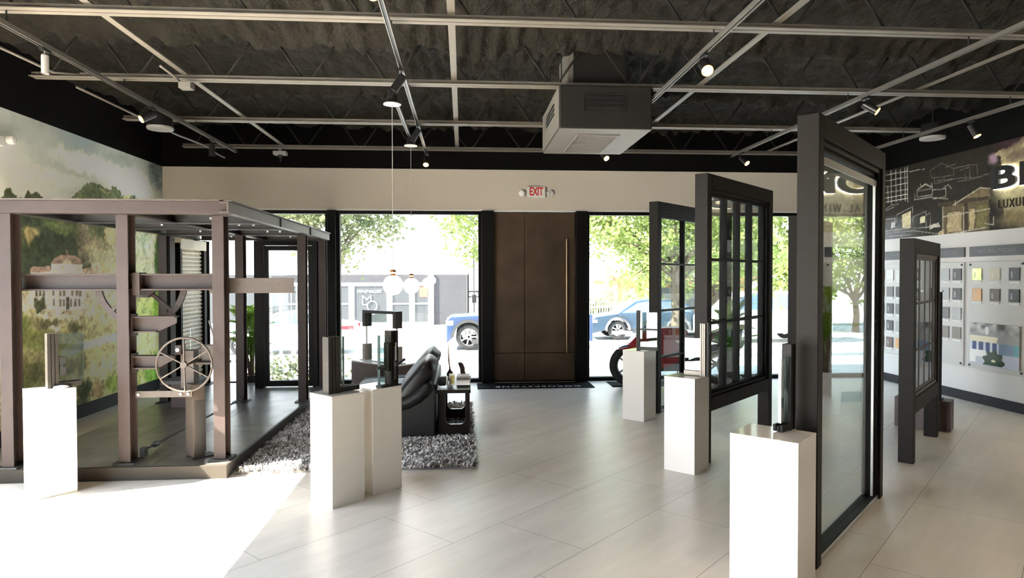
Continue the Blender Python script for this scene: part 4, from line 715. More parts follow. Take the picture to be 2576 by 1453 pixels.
for i in range(2):
    yc = 7.09+i*0.80
    wb(MB().pillow((-0.82, yc, 0.325), (0.36, 0.37, 0.085), 0.35), 'seat_cushion', m_leather, sf, smooth=True)
    bc = MB().pillow((-0.435, yc-0.04, 0.555), (0.295, 0.395, 0.10), 0.5, Matrix.Rotation(math.radians(-50), 4, 'Y'))
    for v in bc.bm.verts:
        v.co += Vector((0.010, 0, 0.010))*noise.noise(Vector((v.co.x*9, v.co.y*2.2, v.co.z*9)))*1.6
    wb(bc, 'back_cushion', m_leather, sf, smooth=True)
for x in (-0.35, -1.1):
    for y in (6.72, 8.26): wb(MB().bar((x, y, 0.06), (x-0.0+0.03, y-0.02, -0.012), 0.02, 0.035, (0,1,0)), 'leg', m_chrome, sf)

sf.location.x -= 0.06
sb = thing('side_table', 'dark wood side table with rounded cut out sides next to the sofa', 'side table', (-0.09, 7.1, 0.02))
def utable_side(y):
    o = [(-0.255, 0.02), (0.065, 0.02), (0.065, 0.47), (-0.255, 0.47)]
    bm = bmesh.new(); inn = []
    for i in range(9): a = PI+PI/2*i/8; inn.append((-0.125+0.055*math.cos(a), 0.205+0.055*math.sin(a)))
    for i in range(9): a = 1.5*PI+PI/2*i/8; inn.append((-0.035+0.055*math.cos(a), 0.205+0.055*math.sin(a)))
    inn += [(0.022, 0.47)]; inn = [(-0.18, 0.47)]+inn
    poly = [o[0], o[1], o[2]]+inn[::-1]+[o[3]]
    mb = MB(); mb.prism(poly, -y-0.025, -y+0.025, AX); return mb
for y in (6.72, 7.50): wb(utable_side(y), 'side_panel', m_espresso, sb, bevel=0.002)
wb(MB().box(-0.27, 0.075, 6.68, 7.54, 0.47, 0.505), 'table_top', m_espresso, sb, bevel=0.004)
wb(MB().box(-0.245, 0.055, 6.74, 7.48, 0.02, 0.05), 'bottom_shelf', m_espresso, sb); wb(MB().box(-0.25, -0.232, 6.74, 7.48, 0.05, 0.18), 'back_strip', m_espresso, sb)
ZT_ = 0.525
bk = thing('black_speaker_box', 'small black box standing at the near left of the side table', 'box', (-0.20, 6.86, ZT_))
MB().box(-0.055, 0.02, -0.05, 0.05, 0, 0.095).build('box_body', m_blackp, bk, bevel=0.012, seg=3); MB().box(0.021, 0.045, -0.045, 0.045, 0.008, 0.09).build('box_face', m_greyp, bk, bevel=0.004)
ca = thing('desk_card', 'white card with yellow squares leaning on the side table', 'card', (-0.115, 6.86, ZT_))
cmx = Matrix.Rotation(math.radians(-18), 4, 'X'); MB().box(-0.032, 0.032, 0, 0.006, 0, 0.12, cmx).build('card_sheet', m_paper, ca); MB().box(-0.020, 0.022, -0.002, 0.0, 0.058, 0.10, cmx).build('yellow_square', mat('card_yellow', (0.55, 0.48, 0.16), 0.6), ca); MB().box(-0.020, 0.022, -0.002, 0.0, 0.015, 0.054, cmx).build('yellow_square', mat('card_ochre', (0.50, 0.42, 0.14), 0.6), ca)
MB().box(-0.006, 0.006, 0.0, 0.075, 0, 0.006).build('card_stand', m_paper, ca)
df = thing('dark_bottle', 'dark square bottle with tall pale plume on the side table', 'bottle', (-0.145, 7.16, ZT_))
MB().lathe([(0.0, 0), (0.045, 0), (0.047, 0.085), (0.03, 0.10), (0.012, 0.125), (0.010, 0.15), (0.0, 0.15)], 4, m=Matrix.Rotation(PI/4, 4, 'Z')).build('bottle_body', mat('smoked_glass', (0.02, 0.014, 0.010), 0.1, spec=0.8), df)
MB().tube([(0, 0, 0.14), (-0.012, 0, 0.22), (-0.016, 0, 0.32), (-0.008, 0, 0.42)], [0.006, 0.010, 0.008, 0.003], 8).build('plume', mat('pampas', (0.62, 0.48, 0.38), 0.9), df, smooth=True)
cs = thing('curved_ornament', 'curved brown ornament standing at the back of the side table', 'ornament', (-0.015, 7.38, ZT_))
MB().prism([(-0.045, 0.165), (-0.02, 0.172), (0.012, 0.155), (0.032, 0.11), (0.036, 0.06), (0.052, 0.02), (0.05, 0.0), (-0.028, 0.0), (-0.016, 0.05), (-0.022, 0.10)], -0.02, 0.02, FACE_S).build('ornament_body', m_wood, cs, bevel=0.006)
for i, (x, y, z, w, d, h, mt_, l) in enumerate(((0.0, 6.95, 0.0, 0.14, 0.20, 0.016, m_paper, 'white magazine lying at the near right of the side table'), (0.005, 7.22, 0.0, 0.16, 0.22, 0.026, mat('book_blue', (0.10, 0.14, 0.20), 0.5), 'blue grey book at the bottom of the side table stack'), (0.0, 7.23, 0.028, 0.14, 0.20, 0.02, m_paper, 'white book on top of the blue grey book'))):
    bo = thing('book', l, 'book', (x, y, ZT_+z), 0, 'reading matter on the side table')
    MB().box(-w/2, w/2, -d/2, d/2, 0, 0.003).build('cover', mt_, bo); MB().box(-w/2+0.003, w/2-0.003, -d/2+0.003, d/2-0.003, 0.003, h-0.003).build('page_block', m_paper, bo); MB().box(-w/2, w/2, -d/2, d/2, h-0.003, h).build('cover', mt_, bo)

# door mats
dm = thing('door_mat', 'long black door mat with white lettering before the bronze door', 'door mat', (1.12, 9.84, 0), 0, 'black door mats')
MB().box(-0.91, 0.83, -0.19, 0.30, 0, 0.009).build('mat_base', m_mat, dm)
m_mtx = mat('mat_letters', (0.62, 0.62, 0.63), 0.7); TM = Matrix(((-1,0,0,0),(0,-1,0,0),(0,0,1,0),(0,0,0,1)))
MB().text('CORNERSTONE', 0.155, T(0.0, -0.06, 0.0095) @ TM, 0.001, 1.22, 0.002, 1.0).build('mat_lettering', m_mtx, dm)
MB().text('COMPANIES', 0.10, T(-0.02, 0.115, 0.0095) @ TM, 0.001, 1.45, 0.0, 1.0).build('mat_lettering', mat('mat_letters_grey', (0.22, 0.22, 0.23), 0.7), dm)
d2 = thing('door_mat', 'small black mat with a white emblem under the motorcycle', 'door mat', (2.75, 9.88, 0), 0, 'black door mats')
MB().box(-0.52, 0.6, -0.19, 0.26, 0, 0.009).build('mat_base', m_mat, d2)
MB().prism([(-0.26, -0.06), (-0.20, 0.03), (-0.15, -0.02), (-0.10, 0.07), (-0.05, -0.01), (0.0, 0.05), (0.04, -0.06)], 0.009, 0.0105).build('mat_emblem', m_mtx, d2)

# ------------------------------------------------------------------ potted palms
def palm(label, loc, pot_h, pot_r, h, n, mt_pot, spread=0.5, seed=1, group='potted palms', fl=0.75, soil=True, mul=1):
    R = random.Random(seed); r = thing('potted_palm', label, 'potted palm', loc, R.uniform(0, 6), group)
    MB().lathe([(0.0, 0), (pot_r*0.78, 0), (pot_r, pot_h), (pot_r*0.9, pot_h), (pot_r*0.86, pot_h*0.9), (0.0, pot_h*0.9)], 28).build('pot', mt_pot, r, smooth='auto')
    MB().lathe([(0.0, pot_h*0.93), (pot_r*0.87, pot_h*0.91), (pot_r*0.87, pot_h*0.88), (0, pot_h*0.88)], 20).build('soil', m_soil, r)
    tk = MB()
    for k in range(mul):
        a = 2*PI*k/max(mul, 1); tk.tube([(0.03*math.cos(a)*k, 0.03*math.sin(a)*k, pot_h*0.88), (0.05*math.cos(a), 0.05*math.sin(a), pot_h+(h-pot_h)*0.25), (0.02*math.cos(a), 0.02*math.sin(a), pot_h+(h-pot_h)*0.5)], [0.03, 0.022, 0.015], 8)
    tk.build('stem', m_trunk, r, smooth=True)
    for i in range(n):
        az = 2*PI*i/n+R.uniform(-0.4, 0.4); z0 = pot_h+(h-pot_h)*R.uniform(0.12, 0.55); ln = fl*R.uniform(0.75, 1.1); lift = R.uniform(0.6, 1.0)
        P = []; N = 11
        for t in range(N):
            s = t/(N-1); P.append(Vector((math.cos(az)*spread*ln*(0.15*s+0.85*s*s), math.sin(az)*spread*ln*(0.15*s+0.85*s*s), z0+ln*lift*(s-0.42*s*s))))
        mb = MB(); mb.tube(P, [0.006*(1-0.8*t/(N-1)) for t in range(N)], 5)
        for t in range(1, 4*N-4):
            s = t/(4*N-4); f_ = s*(N-1); i0 = int(f_); p = P[i0].lerp(P[min(i0+1, N-1)], f_-i0); d = (P[min(i0+1, N-1)]-P[max(i0-1, 0)]).normalized()
            if s < 0.18: continue
            sd_ = d.cross(Vector((0, 0, 1))).normalized(); L2 = 0.27*fl/0.75*math.sin(PI*min(1, 0.12+0.82*s))*R.uniform(0.8, 1.1)
            for sg in (-1, 1):
                tip = p+(sd_*sg*0.75+d*0.75+Vector((0, 0, -0.12))).normalized()*L2; w = d*0.010
                mid = p.lerp(tip, 0.5)+Vector((0, 0, 0.012))
                mb.bm.faces.new([mb.bm.verts.new(v) for v in (p-w*0.5, mid-w, tip, mid+w)])
        mb.build('frond', m_palm, r)
    return r
palm('tall green palm in a dark pot by the window behind the steel structure', (-3.16, 10.06, 0), 0.20, 0.16, 1.30, 17, m_blackp, 0.36, 5, mul=3, fl=0.85)
palm('green palm in the front window behind the twelve pane frame', (3.80, 9.15, 0), 0.22, 0.17, 1.55, 12, m_greyp, 0.45, 9, mul=2, fl=0.75)
palm('palm in a tall pale pot beside the right wall', (6.05, 6.05, 0), 0.50, 0.20, 1.75, 13, m_whitep, 0.6, 12, mul=2, fl=0.75)

# ------------------------------------------------------------------ motorcycle parked inside the window
mo = thing('red_motorcycle', 'red sport motorcycle parked inside the window behind the far pedestal', 'motorcycle', (3.15, 9.80, 0), 0)
m_mred = mat('moto_red', (0.32, 0.016, 0.02), 0.18, spec=0.7, coat=0.6); m_tyre = mat('tyre', (0.013, 0.013, 0.013), 0.7)
for x, nm in ((-0.64, 'front_wheel'), (0.72, 'rear_wheel')):
    w = MB(); w.tube([(x+0.25*math.cos(2*PI*i/36), 0, 0.31+0.25*math.sin(2*PI*i/36)) for i in range(36)], 0.06, 12, closed=True); wh_ = w.build(nm, m_tyre, mo, smooth=True)
    c = MB(); c.tube([(x+0.19*math.cos(2*PI*i/30), 0, 0.31+0.19*math.sin(2*PI*i/30)) for i in range(30)], 0.014, 8, closed=True); c.cyl((x, -0.05, 0.31), (x, 0.05, 0.31), 0.04)
    for i in range(5): a = 2*PI*i/5; c.bar((x, 0, 0.31), (x+0.19*math.cos(a), 0, 0.31+0.19*math.sin(a)), 0.03, 0.022, (0,1,0))
    c.build('wheel_rim', m_alu, wh_)
fk = MB()
for s in (-0.09, 0.09): fk.cyl((-0.64, s, 0.31), (-0.40, s, 0.86), 0.024)
fk.build('fork', m_chrome, mo, smooth='auto')
MB().prism([(-0.70, 0.62), (-0.52, 0.80), (-0.30, 0.86), (-0.05, 0.72), (0.15, 0.62), (0.10, 0.34), (-0.15, 0.26), (-0.38, 0.32), (-0.46, 0.52)], -0.14, 0.14, FACE_S).build('fairing', m_mred, mo, bevel=0.05, seg=4)
MB().pillow((0.0, 0, 0.78), (0.26, 0.13, 0.11), 0.7).build('fuel_tank', m_mred, mo, smooth=True)
MB().prism([(0.15, 0.70), (0.42, 0.73), (0.80, 0.86), (0.82, 0.80), (0.50, 0.62), (0.20, 0.58)], -0.10, 0.10, FACE_S).build('tail', m_mred, mo, bevel=0.03, seg=3)
MB().pillow((0.38, 0, 0.755), (0.24, 0.11, 0.04), 0.6).build('seat', m_blackp, mo, smooth=True)
MB().prism([(-0.86, 0.55), (-0.66, 0.60), (-0.46, 0.56), (-0.40, 0.48), (-0.52, 0.55), (-0.78, 0.55)], -0.06, 0.06, FACE_S).build('front_fender', m_mred, mo, bevel=0.01)
MB().face([(-0.58, -0.12, 0.80), (-0.58, 0.12, 0.80), (-0.36, 0.10, 0.98), (-0.36, -0.10, 0.98)]).build('windscreen', m_blackp, mo)
MB().box(-0.2, 0.25, -0.11, 0.11, 0.22, 0.52).build('engine', m_dsteel, mo, bevel=0.03); MB().cyl((0.2, -0.15, 0.34), (0.78, -0.16, 0.52), 0.045, 0.05).build('exhaust', m_chrome, mo, smooth='auto')
MB().bar((0.1, -0.07, 0.36), (0.72, -0.07, 0.31), 0.05, 0.04).build('swing_arm', m_alu, mo); hb2 = MB()
for s in (-1, 1): hb2.cyl((-0.38, s*0.08, 0.88), (-0.34, s*0.32, 0.88), 0.016); hb2.bar((-0.42, s*0.14, 0.92), (-0.40, s*0.24, 1.02), 0.01, 0.02); hb2.pillow((-0.40, s*0.27, 1.03), (0.012, 0.06, 0.03), 0.8)
hb2.build('handlebar', m_blackp, mo, smooth='auto')
MB().bar((0.15, 0.13, 0.26), (0.18, 0.24, 0.0), 0.018, 0.018).build('kickstand', m_dsteel, mo)

# ------------------------------------------------------------------ wall murals, painted as colour on a fine grid
def vnoise(U, V, s, seed):
    R = np.random.RandomState(seed); g = R.rand(64, 64); x, y = U*s, V*s; xi, yi = np.floor(x).astype(int), np.floor(y).astype(int); fx, fy = x-xi, y-yi
    fx, fy = fx*fx*(3-2*fx), fy*fy*(3-2*fy); a = g[xi % 64, yi % 64]; b = g[(xi+1) % 64, yi % 64]; c = g[xi % 64, (yi+1) % 64]; d = g[(xi+1) % 64, (yi+1) % 64]
    return (a*(1-fx)+b*fx)*(1-fy)+(c*(1-fx)+d*fx)*fy
def paint(U, V, items, base, wob, seed):
    C = base.copy(); n1 = vnoise(U, V, 9, seed)-0.5; n2 = vnoise(U, V, 26, seed+1)-0.5
    Uw, Vw = U+wob*(n1+n2*0.6), V+wob*(np.roll(n1, 17, 0)+np.roll(n2, 9, 1)*0.6)
    for it in items:
        if it[0] == 'p':
            P = it[1]; w = it[3]; uu, vv = (Uw, Vw) if w > 0.015 else (U, V); ins = np.zeros(U.shape, bool)
            for (x1, y1), (x2, y2) in zip(P, P[1:]+P[:1]):
                if y1 != y2: ins ^= ((vv > min(y1, y2)) & (vv <= max(y1, y2)) & (uu < x1+(vv-y1)*(x2-x1)/(y2-y1)))
            C[ins] = it[2]
        elif it[0] == 'e':
            (cu, cv), (ru, rv), col, soft = it[1:5]; d = np.sqrt(((Uw-cu)/max(ru, 1e-3))**2+((Vw-cv)/max(rv, 1e-3))**2); a = np.clip((1.15-d)/max(soft, 0.05), 0, 1)[..., None]; a = a*a*(3-2*a)
            C = C*(1-a)+np.array(col, float)*a
        else:
            for (x1, y1), (x2, y2) in zip(it[1], it[1][1:]):
                L2 = (x2-x1)**2+(y2-y1)**2+1e-9; t = np.clip(((U-x1)*(x2-x1)+(V-y1)*(y2-y1))/L2, 0, 1); d = np.hypot(U-x1-t*(x2-x1), V-y1-t*(y2-y1)); a = np.clip(1.5-d/it[3], 0, 1)[..., None]
                C = C*(1-a)+np.array(it[2], float)*a
    return C
def grid_mural(name, x, y0, y1, z0, z1, step, painter, mt, gain, flip):
    nu, nv = int((y1-y0)/step)+1, int((z1-z0)/step)+1; u = np.linspace(y0, y1, nu); v = np.linspace(z0, z1, nv); U, V = np.meshgrid(u, v, indexing='ij')
    C = np.clip(painter(U, V), 0, 255)/255.0; Cl = np.where(C <= 0.04045, C/12.92, ((C+0.055)/1.055)**2.4)*gain
    co = np.stack([np.full(U.shape, x), U, V], -1).reshape(-1, 3); idx = np.arange(nu*nv).reshape(nu, nv)
    q = np.stack([idx[:-1, :-1], idx[1:, :-1], idx[1:, 1:], idx[:-1, 1:]], -1).reshape(-1, 4)
    if flip: q = q[:, ::-1]
    me = bpy.data.meshes.new(name); me.from_pydata(co.tolist(), [], q.tolist()); at = me.color_attributes.new('paint', 'FLOAT_COLOR', 'POINT')
    at.data.foreach_set('color', np.concatenate([np.clip(Cl, 0, 0.9).reshape(-1, 3), np.ones((nu*nv, 1))], 1).astype(np.float32).ravel()); me.materials.append(mt)
    o = bpy.data.objects.new(name, me); COL.objects.link(o); return o
def left_paint(U, V):
    base = np.zeros(U.shape+(3,)); t = np.clip((V-2.2)/1.1, 0, 1)[..., None]; base[:] = np.array((176, 176, 158))*(1-t)+np.array((146, 152, 142))*t
    base += ((vnoise(U, V, 1.6, 5)-0.5)*34)[..., None]
    C = paint(U, V, LEFT_PAINT, base, 0.10, 11); f = (vnoise(U, V, 34, 3)-0.5)+(vnoise(U, V, 70, 8)-0.5)*0.8+(vnoise(U, V, 12, 21)-0.5)
    sky = ((C.max(-1)-C.min(-1) < 34) & (C.mean(-1) > 118) & (V > 2.3))*1.0; L_ = C.mean(-1, keepdims=True); C = C*0.74+L_*0.26; return C*(1+(f*0.30*(1-sky*0.93))[..., None])
def right_paint(U, V):
    base = np.zeros(U.shape+(3,)); base[:] = (40, 36, 29); k = np.clip((7.55-U)/0.35, 0, 1)[..., None]*np.clip((3.22-V)/0.15, 0, 1)[..., None]; base = base*(1-k)+np.array((186, 178, 150))*k; return paint(U, V, RIGHT_PAINT, base, 0.03, 31)*(1+((vnoise(U, V, 30, 4)-0.5)*0.25)[..., None])  # cream blend puts the sign's back-lit glow into the mural colour
lm = grid_mural('landscape_mural', XL+0.004, WY1+0.02, YB-0.002, 0.156, ZT-0.001, 0.0125, left_paint, vcol_mat('mural_print', 0.65, 60, 0.06), 2.4, False)
tag(lm, 'landscape mural of wooded hills and a pale villa covering the left wall', 'mural')
rm = grid_mural('house_mural', XR-0.004, 3.0, YB-0.002, 2.225, ZT-0.001, 0.0105, right_paint, vcol_mat('mural_print_dark', 0.6, 60, 0.05), 1.35, True)
tag(rm, 'dark mural of sketched houses, sign glow painted in, along the top of the right wall', 'mural')

# back-lit letters and sample boards on the right wall
def wall_m(y, z, off): return T(XR-off, y, z) @ FACE_W
sg = thing('wall_sign', 'black back lit letters spelling a word over the dark house mural', 'sign', (XR, 6.6, 2.85))
for i, (chh, yy) in enumerate(zip('BROMBAL', (7.64, 7.21, 6.78, 6.24, 5.70, 5.26, 4.86))):
    mb = MB().text(chh, 0.37, T(0, 0, 0), 0.03, 1.0, 0.012, 1.85); bmesh.ops.transform(mb.bm, matrix=Matrix.Translation((-0.05, yy-6.6, 0)) @ FACE_W, verts=mb.bm.verts[:]); lt_ = mb.build('sign_letter', m_blackp, sg)
    mb = MB().text(chh, 0.37, T(0, 0, 0), 0.012, 1.0, 0.018, 1.85); bmesh.ops.transform(mb.bm, matrix=Matrix.Translation((-0.024, yy-6.6, 0)) @ FACE_W, verts=mb.bm.verts[:]); mb.build('halo_back', m_halo, lt_)
s2 = thing('wall_lettering', 'small dark line of letters under the back lit sign', 'sign', (XR, 6.35, 2.53))
m_lb = mat('letter_brown', (0.035, 0.022, 0.015), 0.5)
for i, chh in enumerate('LUXURY METAL WINDOWS'):
    if chh != ' ': MB().text(chh, 0.155, Matrix.Translation((-0.015, 1.38-i*0.092, 0)) @ FACE_W, 0.012, 1.0, 0.0, 0.72).build('small_letter', m_lb, s2)
def board(y1, title, cols, rows, sw, label, pic=False, wd=0.88):
    y0 = y1-wd; yc = (y0+y1)/2
    hd = thing('board_header', ('dark header strip reading '+title.lower()+' on the right wall') if title else 'blank dark header strip past the right edge, mirrored in the glass door', 'header strip', (XR, yc, 1.965), 0, 'header strips above the sample boards')
    MB().box(-0.02, 0, -wd/2+0.005, wd/2-0.005, -0.065, 0.065).build('header_plate', m_hdr, hd, bevel=0.002)
    if title: MB().text(title, 0.07, Matrix.Translation((-0.021, 0, 0)) @ FACE_W, 0.002, 1.05, 0, 0.95).build('header_letters', m_hdrtxt, hd)
    bd = thing('sample_board', label, 'sample board', (XR, yc, 1.14), 0, 'grey sample boards on the right wall')
    MB().box(-0.024, -0.004, -wd/2, wd/2, -0.69, 0.69).build('board_panel', m_board, bd, bevel=0.003)
    for a in (-1, 1):
        for b in (-1, 1): MB().cyl((-0.024, a*(wd/2-0.035), b*0.655), (-0.034, a*(wd/2-0.035), b*0.655), 0.014, n=14).build('screw_cap', m_blackp, bd)
    for j in range(rows):
        for i in range(cols):
            c = sw[(j*cols+i) % len(sw)]; 
            if c is None: continue
            pit = wd/cols*0.985; y = wd/2-pit*(i+0.5)-0.008; z = 0.53-j*0.262
            so = thing('finish_swatch', f'{c[1]} finish swatch, row {j+1} column {i+1} on the {title.lower()} board', 'swatch', (XR-0.024, yc+y, 1.14+z), 0, 'finish swatches on the sample boards')
            MB().box(-0.010, 0, -0.078, 0.078, -0.078, 0.078).build('swatch_plate', SW[c[0]], so, bevel=0.0015)
            if c[2]:
                MB().text('B', 0.11, Matrix.Translation((-0.0107, 0.032, -0.012)) @ FACE_W, 0.001, 1, 0.0, 0.45).build('swatch_emblem', m_paper, so)
            MB().box(-0.006, 0, -0.072, 0.072, -0.112, -0.092).build('swatch_caption', m_paper, so)
    if pic:
        pc_ = thing('photo_panel', 'glossy photo panel with a dark green plant low on the right sample board', 'photo', (XR-0.024, yc-0.02, 0.745), 0)
        MB().box(-0.018, 0, -0.37, 0.40, -0.235, 0.30).build('photo_backing', m_greyp, pc_)
        def pp(U, V):
            base = np.zeros(U.shape+(3,)); base[:] = (150, 150, 148); u, v = (yc-0.02+0.40-U)/0.77, (V-0.51)/0.535
            f = vnoise(U, V, 16, 2); base += ((f-0.5)*150)[..., None]*np.clip((v-0.70)*5, 0, 1)[..., None]
            def reg(m, c): base[m] = np.array(c, float)
            reg((v > 0.55) & (v < 0.70) & (u < 0.56+0.2*(v-0.55)), (226, 216, 192)); k = (v > 0.30) & (v < 0.56); reg(k & (u < 0.55), (60, 72, 120)); reg(k & (u >= 0.55), (112, 134, 158))
            reg(k & (((u*7) % 1) < 0.35) & (u < 0.6), (205, 212, 224)); reg(k & (u > 0.9), (90, 150, 160)); reg((v <= 0.30), (188, 190, 204)); reg((v < 0.36) & (u < 0.35) & (v > 0.2), (232, 232, 238))
            a = np.arctan2(v-0.10, (u-0.5)*1.3); rr2 = np.hypot((u-0.5)*1.3, v-0.10); reg((rr2 < 0.27+0.035*np.cos(9*a)) & (v > 0.02), (22, 58, 26)); reg((np.hypot((u-0.5)*1.3, (v-0.13)*2.0) < 0.06), (206, 208, 170)); reg((v < 0.22) & (u < 0.13) & (v > 0.05), (236, 236, 230)); reg((np.hypot((u-0.36)*2.2, (v-0.83)) < 0.10), (214, 214, 210))
            return base
        ph = grid_mural('photo_print', XR-0.0425, yc-0.39, yc+0.38, 0.51, 1.045, 0.0075, pp, vcol_mat('photo_gloss', 0.12, 40, 0.03), 1.15, True); ph.parent = pc_; ph.location = (-(XR-0.024), -(yc-0.02), -0.745)
SW = {'white': mat('sw_white', (0.72, 0.72, 0.70), 0.35), 'grey': mat('sw_grey', (0.15, 0.15, 0.155), 0.4), 'dark': mat('sw_dark', (0.045, 0.045, 0.05), 0.4), 'mid': mat('sw_mid', (0.26, 0.26, 0.255), 0.35, metal=0.4), 'cop': mat('sw_copper', (0.44, 0.25, 0.115), 0.35, metal=0.3), 'umber': mat('sw_umber', (0.085, 0.048, 0.035), 0.4), 'brass': mat('sw_brass', (0.50, 0.55, 0.20), 0.15, metal=0.5, var=0.4, vscale=18), 'cream': mat('sw_cream', (0.62, 0.55, 0.42), 0.4), 'black': mat('sw_black', (0.015, 0.012, 0.012), 0.4), 'taupe': mat('sw_taupe', (0.23, 0.20, 0.17), 0.4)}
board(8.21, 'NATURAL FINISHES', 3, 2, [('brass', 'yellow green brass', 1), ('cream', 'pale cream', 1), ('dark', 'charcoal', 1), ('cop', 'orange copper', 1), ('umber', 'dark umber', 1), ('black', 'near black', 1)], 'grey sample board with six swatches above a glossy photo', True)
board(9.17, 'STANDARD COLORS', 4, 4, [('white', 'white', 0), ('grey', 'grey', 1), ('mid', 'mid grey', 0), ('dark', 'charcoal', 1), ('cream', 'cream', 0), ('grey', 'grey', 1), ('mid', 'mid grey', 0), ('dark', 'charcoal', 1), ('taupe', 'taupe', 0), ('umber', 'umber', 1), ('grey', 'grey', 0), ('mid', 'mid grey', 0), ('dark', 'charcoal', 1), ('white', 'white', 0), ('taupe', 'taupe', 0), ('taupe', 'taupe', 0)], 'grey sample board of swatches partly behind the brown grid window frame')
board(10.13, 'ACTIVE METALS', 4, 5, [('mid', 'mid grey', 0), ('white', 'white', 0), ('white', 'white', 0), ('mid', 'mid grey', 1), ('dark', 'charcoal', 1), ('grey', 'grey', 0), ('dark', 'charcoal', 0), ('grey', 'grey', 1), ('mid', 'mid grey', 0), ('dark', 'charcoal', 1), ('grey', 'grey', 0), ('taupe', 'taupe', 1), ('umber', 'umber', 0), ('dark', 'charcoal', 1), ('mid', 'mid grey', 0), ('dark', 'charcoal', 1), ('cop', 'copper', 0), ('umber', 'umber', 1), ('cop', 'orange copper', 0), ('umber', 'umber', 1)], 'grey sample board of swatches in the far right corner by the window')

board(7.25, '', 3, 0, [], 'plain grey board past the right edge, mirrored in the clear glass door')

# ------------------------------------------------------------------ outside
m_conc = mat('concrete', (0.55, 0.53, 0.49), 0.85, var=0.06, vscale=0.8); m_asph = mat('asphalt', (0.34, 0.335, 0.33), 0.9, var=0.08, vscale=1.2)
def ground():
    prof = [(-60, -0.10), (10.42, -0.02), (13.5, -0.10), (21.5, -0.95), (34.6, -1.02)]
    mb = MB()
    for (ya, za), (yb, zb) in zip(prof, prof[1:]): mb.face([(-70, ya, za), (80, ya, za), (80, yb, zb), (-70, yb, zb)])
    bmesh.ops.remove_doubles(mb.bm, verts=mb.bm.verts[:], dist=1e-4)
    return struct(mb.build('ground', m_conc), 'pale sunlit paving and street outside the windows')
gnd = ground(); gnd.data.transform(Matrix.Translation((0, 0, -0.03)))
struct(MB().box(-70, 80, 34.6, 120, -1.3, -0.95).build('pavement', m_conc), 'pavement on the far side of the street')
for x, l, w in ((-4.0, 'grey concrete wheel stop left in front of the parked sedan', 1.7),):
    tag(MB().box(0, w, 0, 0.16, 0, 0.13).build('wheel_stop', m_asph, loc=(x-0.4, 20.2, -0.86), bevel=0.02), l, 'wheel stop')
# gallery building
m_gbrick = bpy.data.materials.new('grey_brick'); m_gbrick.use_nodes = True; nt = m_gbrick.node_tree; br = nt.nodes.new('ShaderNodeTexBrick'); tc = nt.nodes.new('ShaderNodeTexCoord'); mp = nt.nodes.new('ShaderNodeMapping'); mp.inputs['Rotation'].default_value = (PI/2, 0, 0)
nt.links.new(tc.outputs['Object'], mp.inputs[0]); nt.links.new(mp.outputs[0], br.inputs['Vector']); br.inputs['Scale'].default_value = 3; br.inputs['Color1'].default_value = (0.055, 0.052, 0.055, 1); br.inputs['Color2'].default_value = (0.067, 0.064, 0.067, 1); br.inputs['Mortar'].default_value = (0.088, 0.085, 0.085, 1); br.inputs['Mortar Size'].default_value = 0.012
nt.links.new(br.outputs['Color'], nt.nodes['Principled BSDF'].inputs['Base Color']); nt.nodes['Principled BSDF'].inputs['Roughness'].default_value = 0.9
m_fwhite = mat('far_white', (0.80, 0.79, 0.77), 0.7); m_fglass = mat('far_glass', (0.075, 0.078, 0.08), 0.3, spec=0.35)
ga = thing('gallery_building', 'low grey brick gallery with white framed windows across the street', 'building', (-9.0, 36, -1.05))
wb(MB().box(-26, 0.22, 36, 42, -1.05, 1.77), 'building_wall', m_gbrick, ga)
q = MB(); q.box(-1.88, -1.58, 35.90, 36.0, -1.05, 1.80); q.box(-26, -1.58, 35.92, 36.0, 1.16, 1.34); q.box(-26, -1.58, 35.92, 36.0, -1.05, -0.80)
for x in (-7.9, -6.12, -4.1, -2.9): q.box(x, x+0.30, 35.92, 36.0, -0.80, 1.16)
q.box(-6.0+1.9, -1.9, 35.93, 36.0, 0.16, 0.24); q.box(-9.5, -6.0, 35.93, 36.0, 0.16, 0.24); wb(q, 'window_trim', m_fwhite, ga)
for a, b_ in ((-26, -8.0), (-7.6, -6.12), (-5.82, -4.1), (-3.8, -2.9), (-2.6, -1.88)): wb(MB().box(a, b_, 35.96, 36.0, -0.80, 1.16), 'window', m_fglass, ga)
wb(MB().box(-2.35, -1.92, 35.95, 35.965, 0.55, 1.12), 'poster', mat('poster_red', (0.42, 0.12, 0.08), 0.6), ga)
tx = MB().text('POP-UP GALLERY', 0.20, T(-5.02, 35.94, 0.86) @ FACE_S, 0.01, 1.0, 0.006, 0.85)
tx.bar((-5.38, 35.94, 0.15), (-5.38, 35.94, 0.66), 0.05, 0.02, (0,1,0)); tx.bar((-5.38, 35.94, 0.64), (-5.16, 35.94, 0.42), 0.05, 0.02, (0,1,0)); tx.bar((-5.16, 35.94, 0.42), (-4.94, 35.94, 0.64), 0.05, 0.02, (0,1,0)); tx.bar((-4.94, 35.94, 0.66), (-4.94, 35.94, 0.34), 0.05, 0.02, (0,1,0)); tx.bar((-5.38, 35.94, 0.16), (-5.1, 35.94, 0.16), 0.05, 0.02, (0,1,0))
tx.tube([(-4.88+0.26*math.cos(2*PI*i/28), 35.94, 0.08+0.26*math.sin(2*PI*i/28)) for i in range(28)], 0.03, 6, closed=True); tx.bar((-5.36, 35.94, -0.26), (-4.62, 35.94, -0.26), 0.03, 0.02, (0,1,0)); tx.bar((-5.24, 35.94, -0.36), (-4.74, 35.94, -0.36), 0.03, 0.02, (0,1,0))
wb(tx, 'window_lettering', m_fwhite, ga)
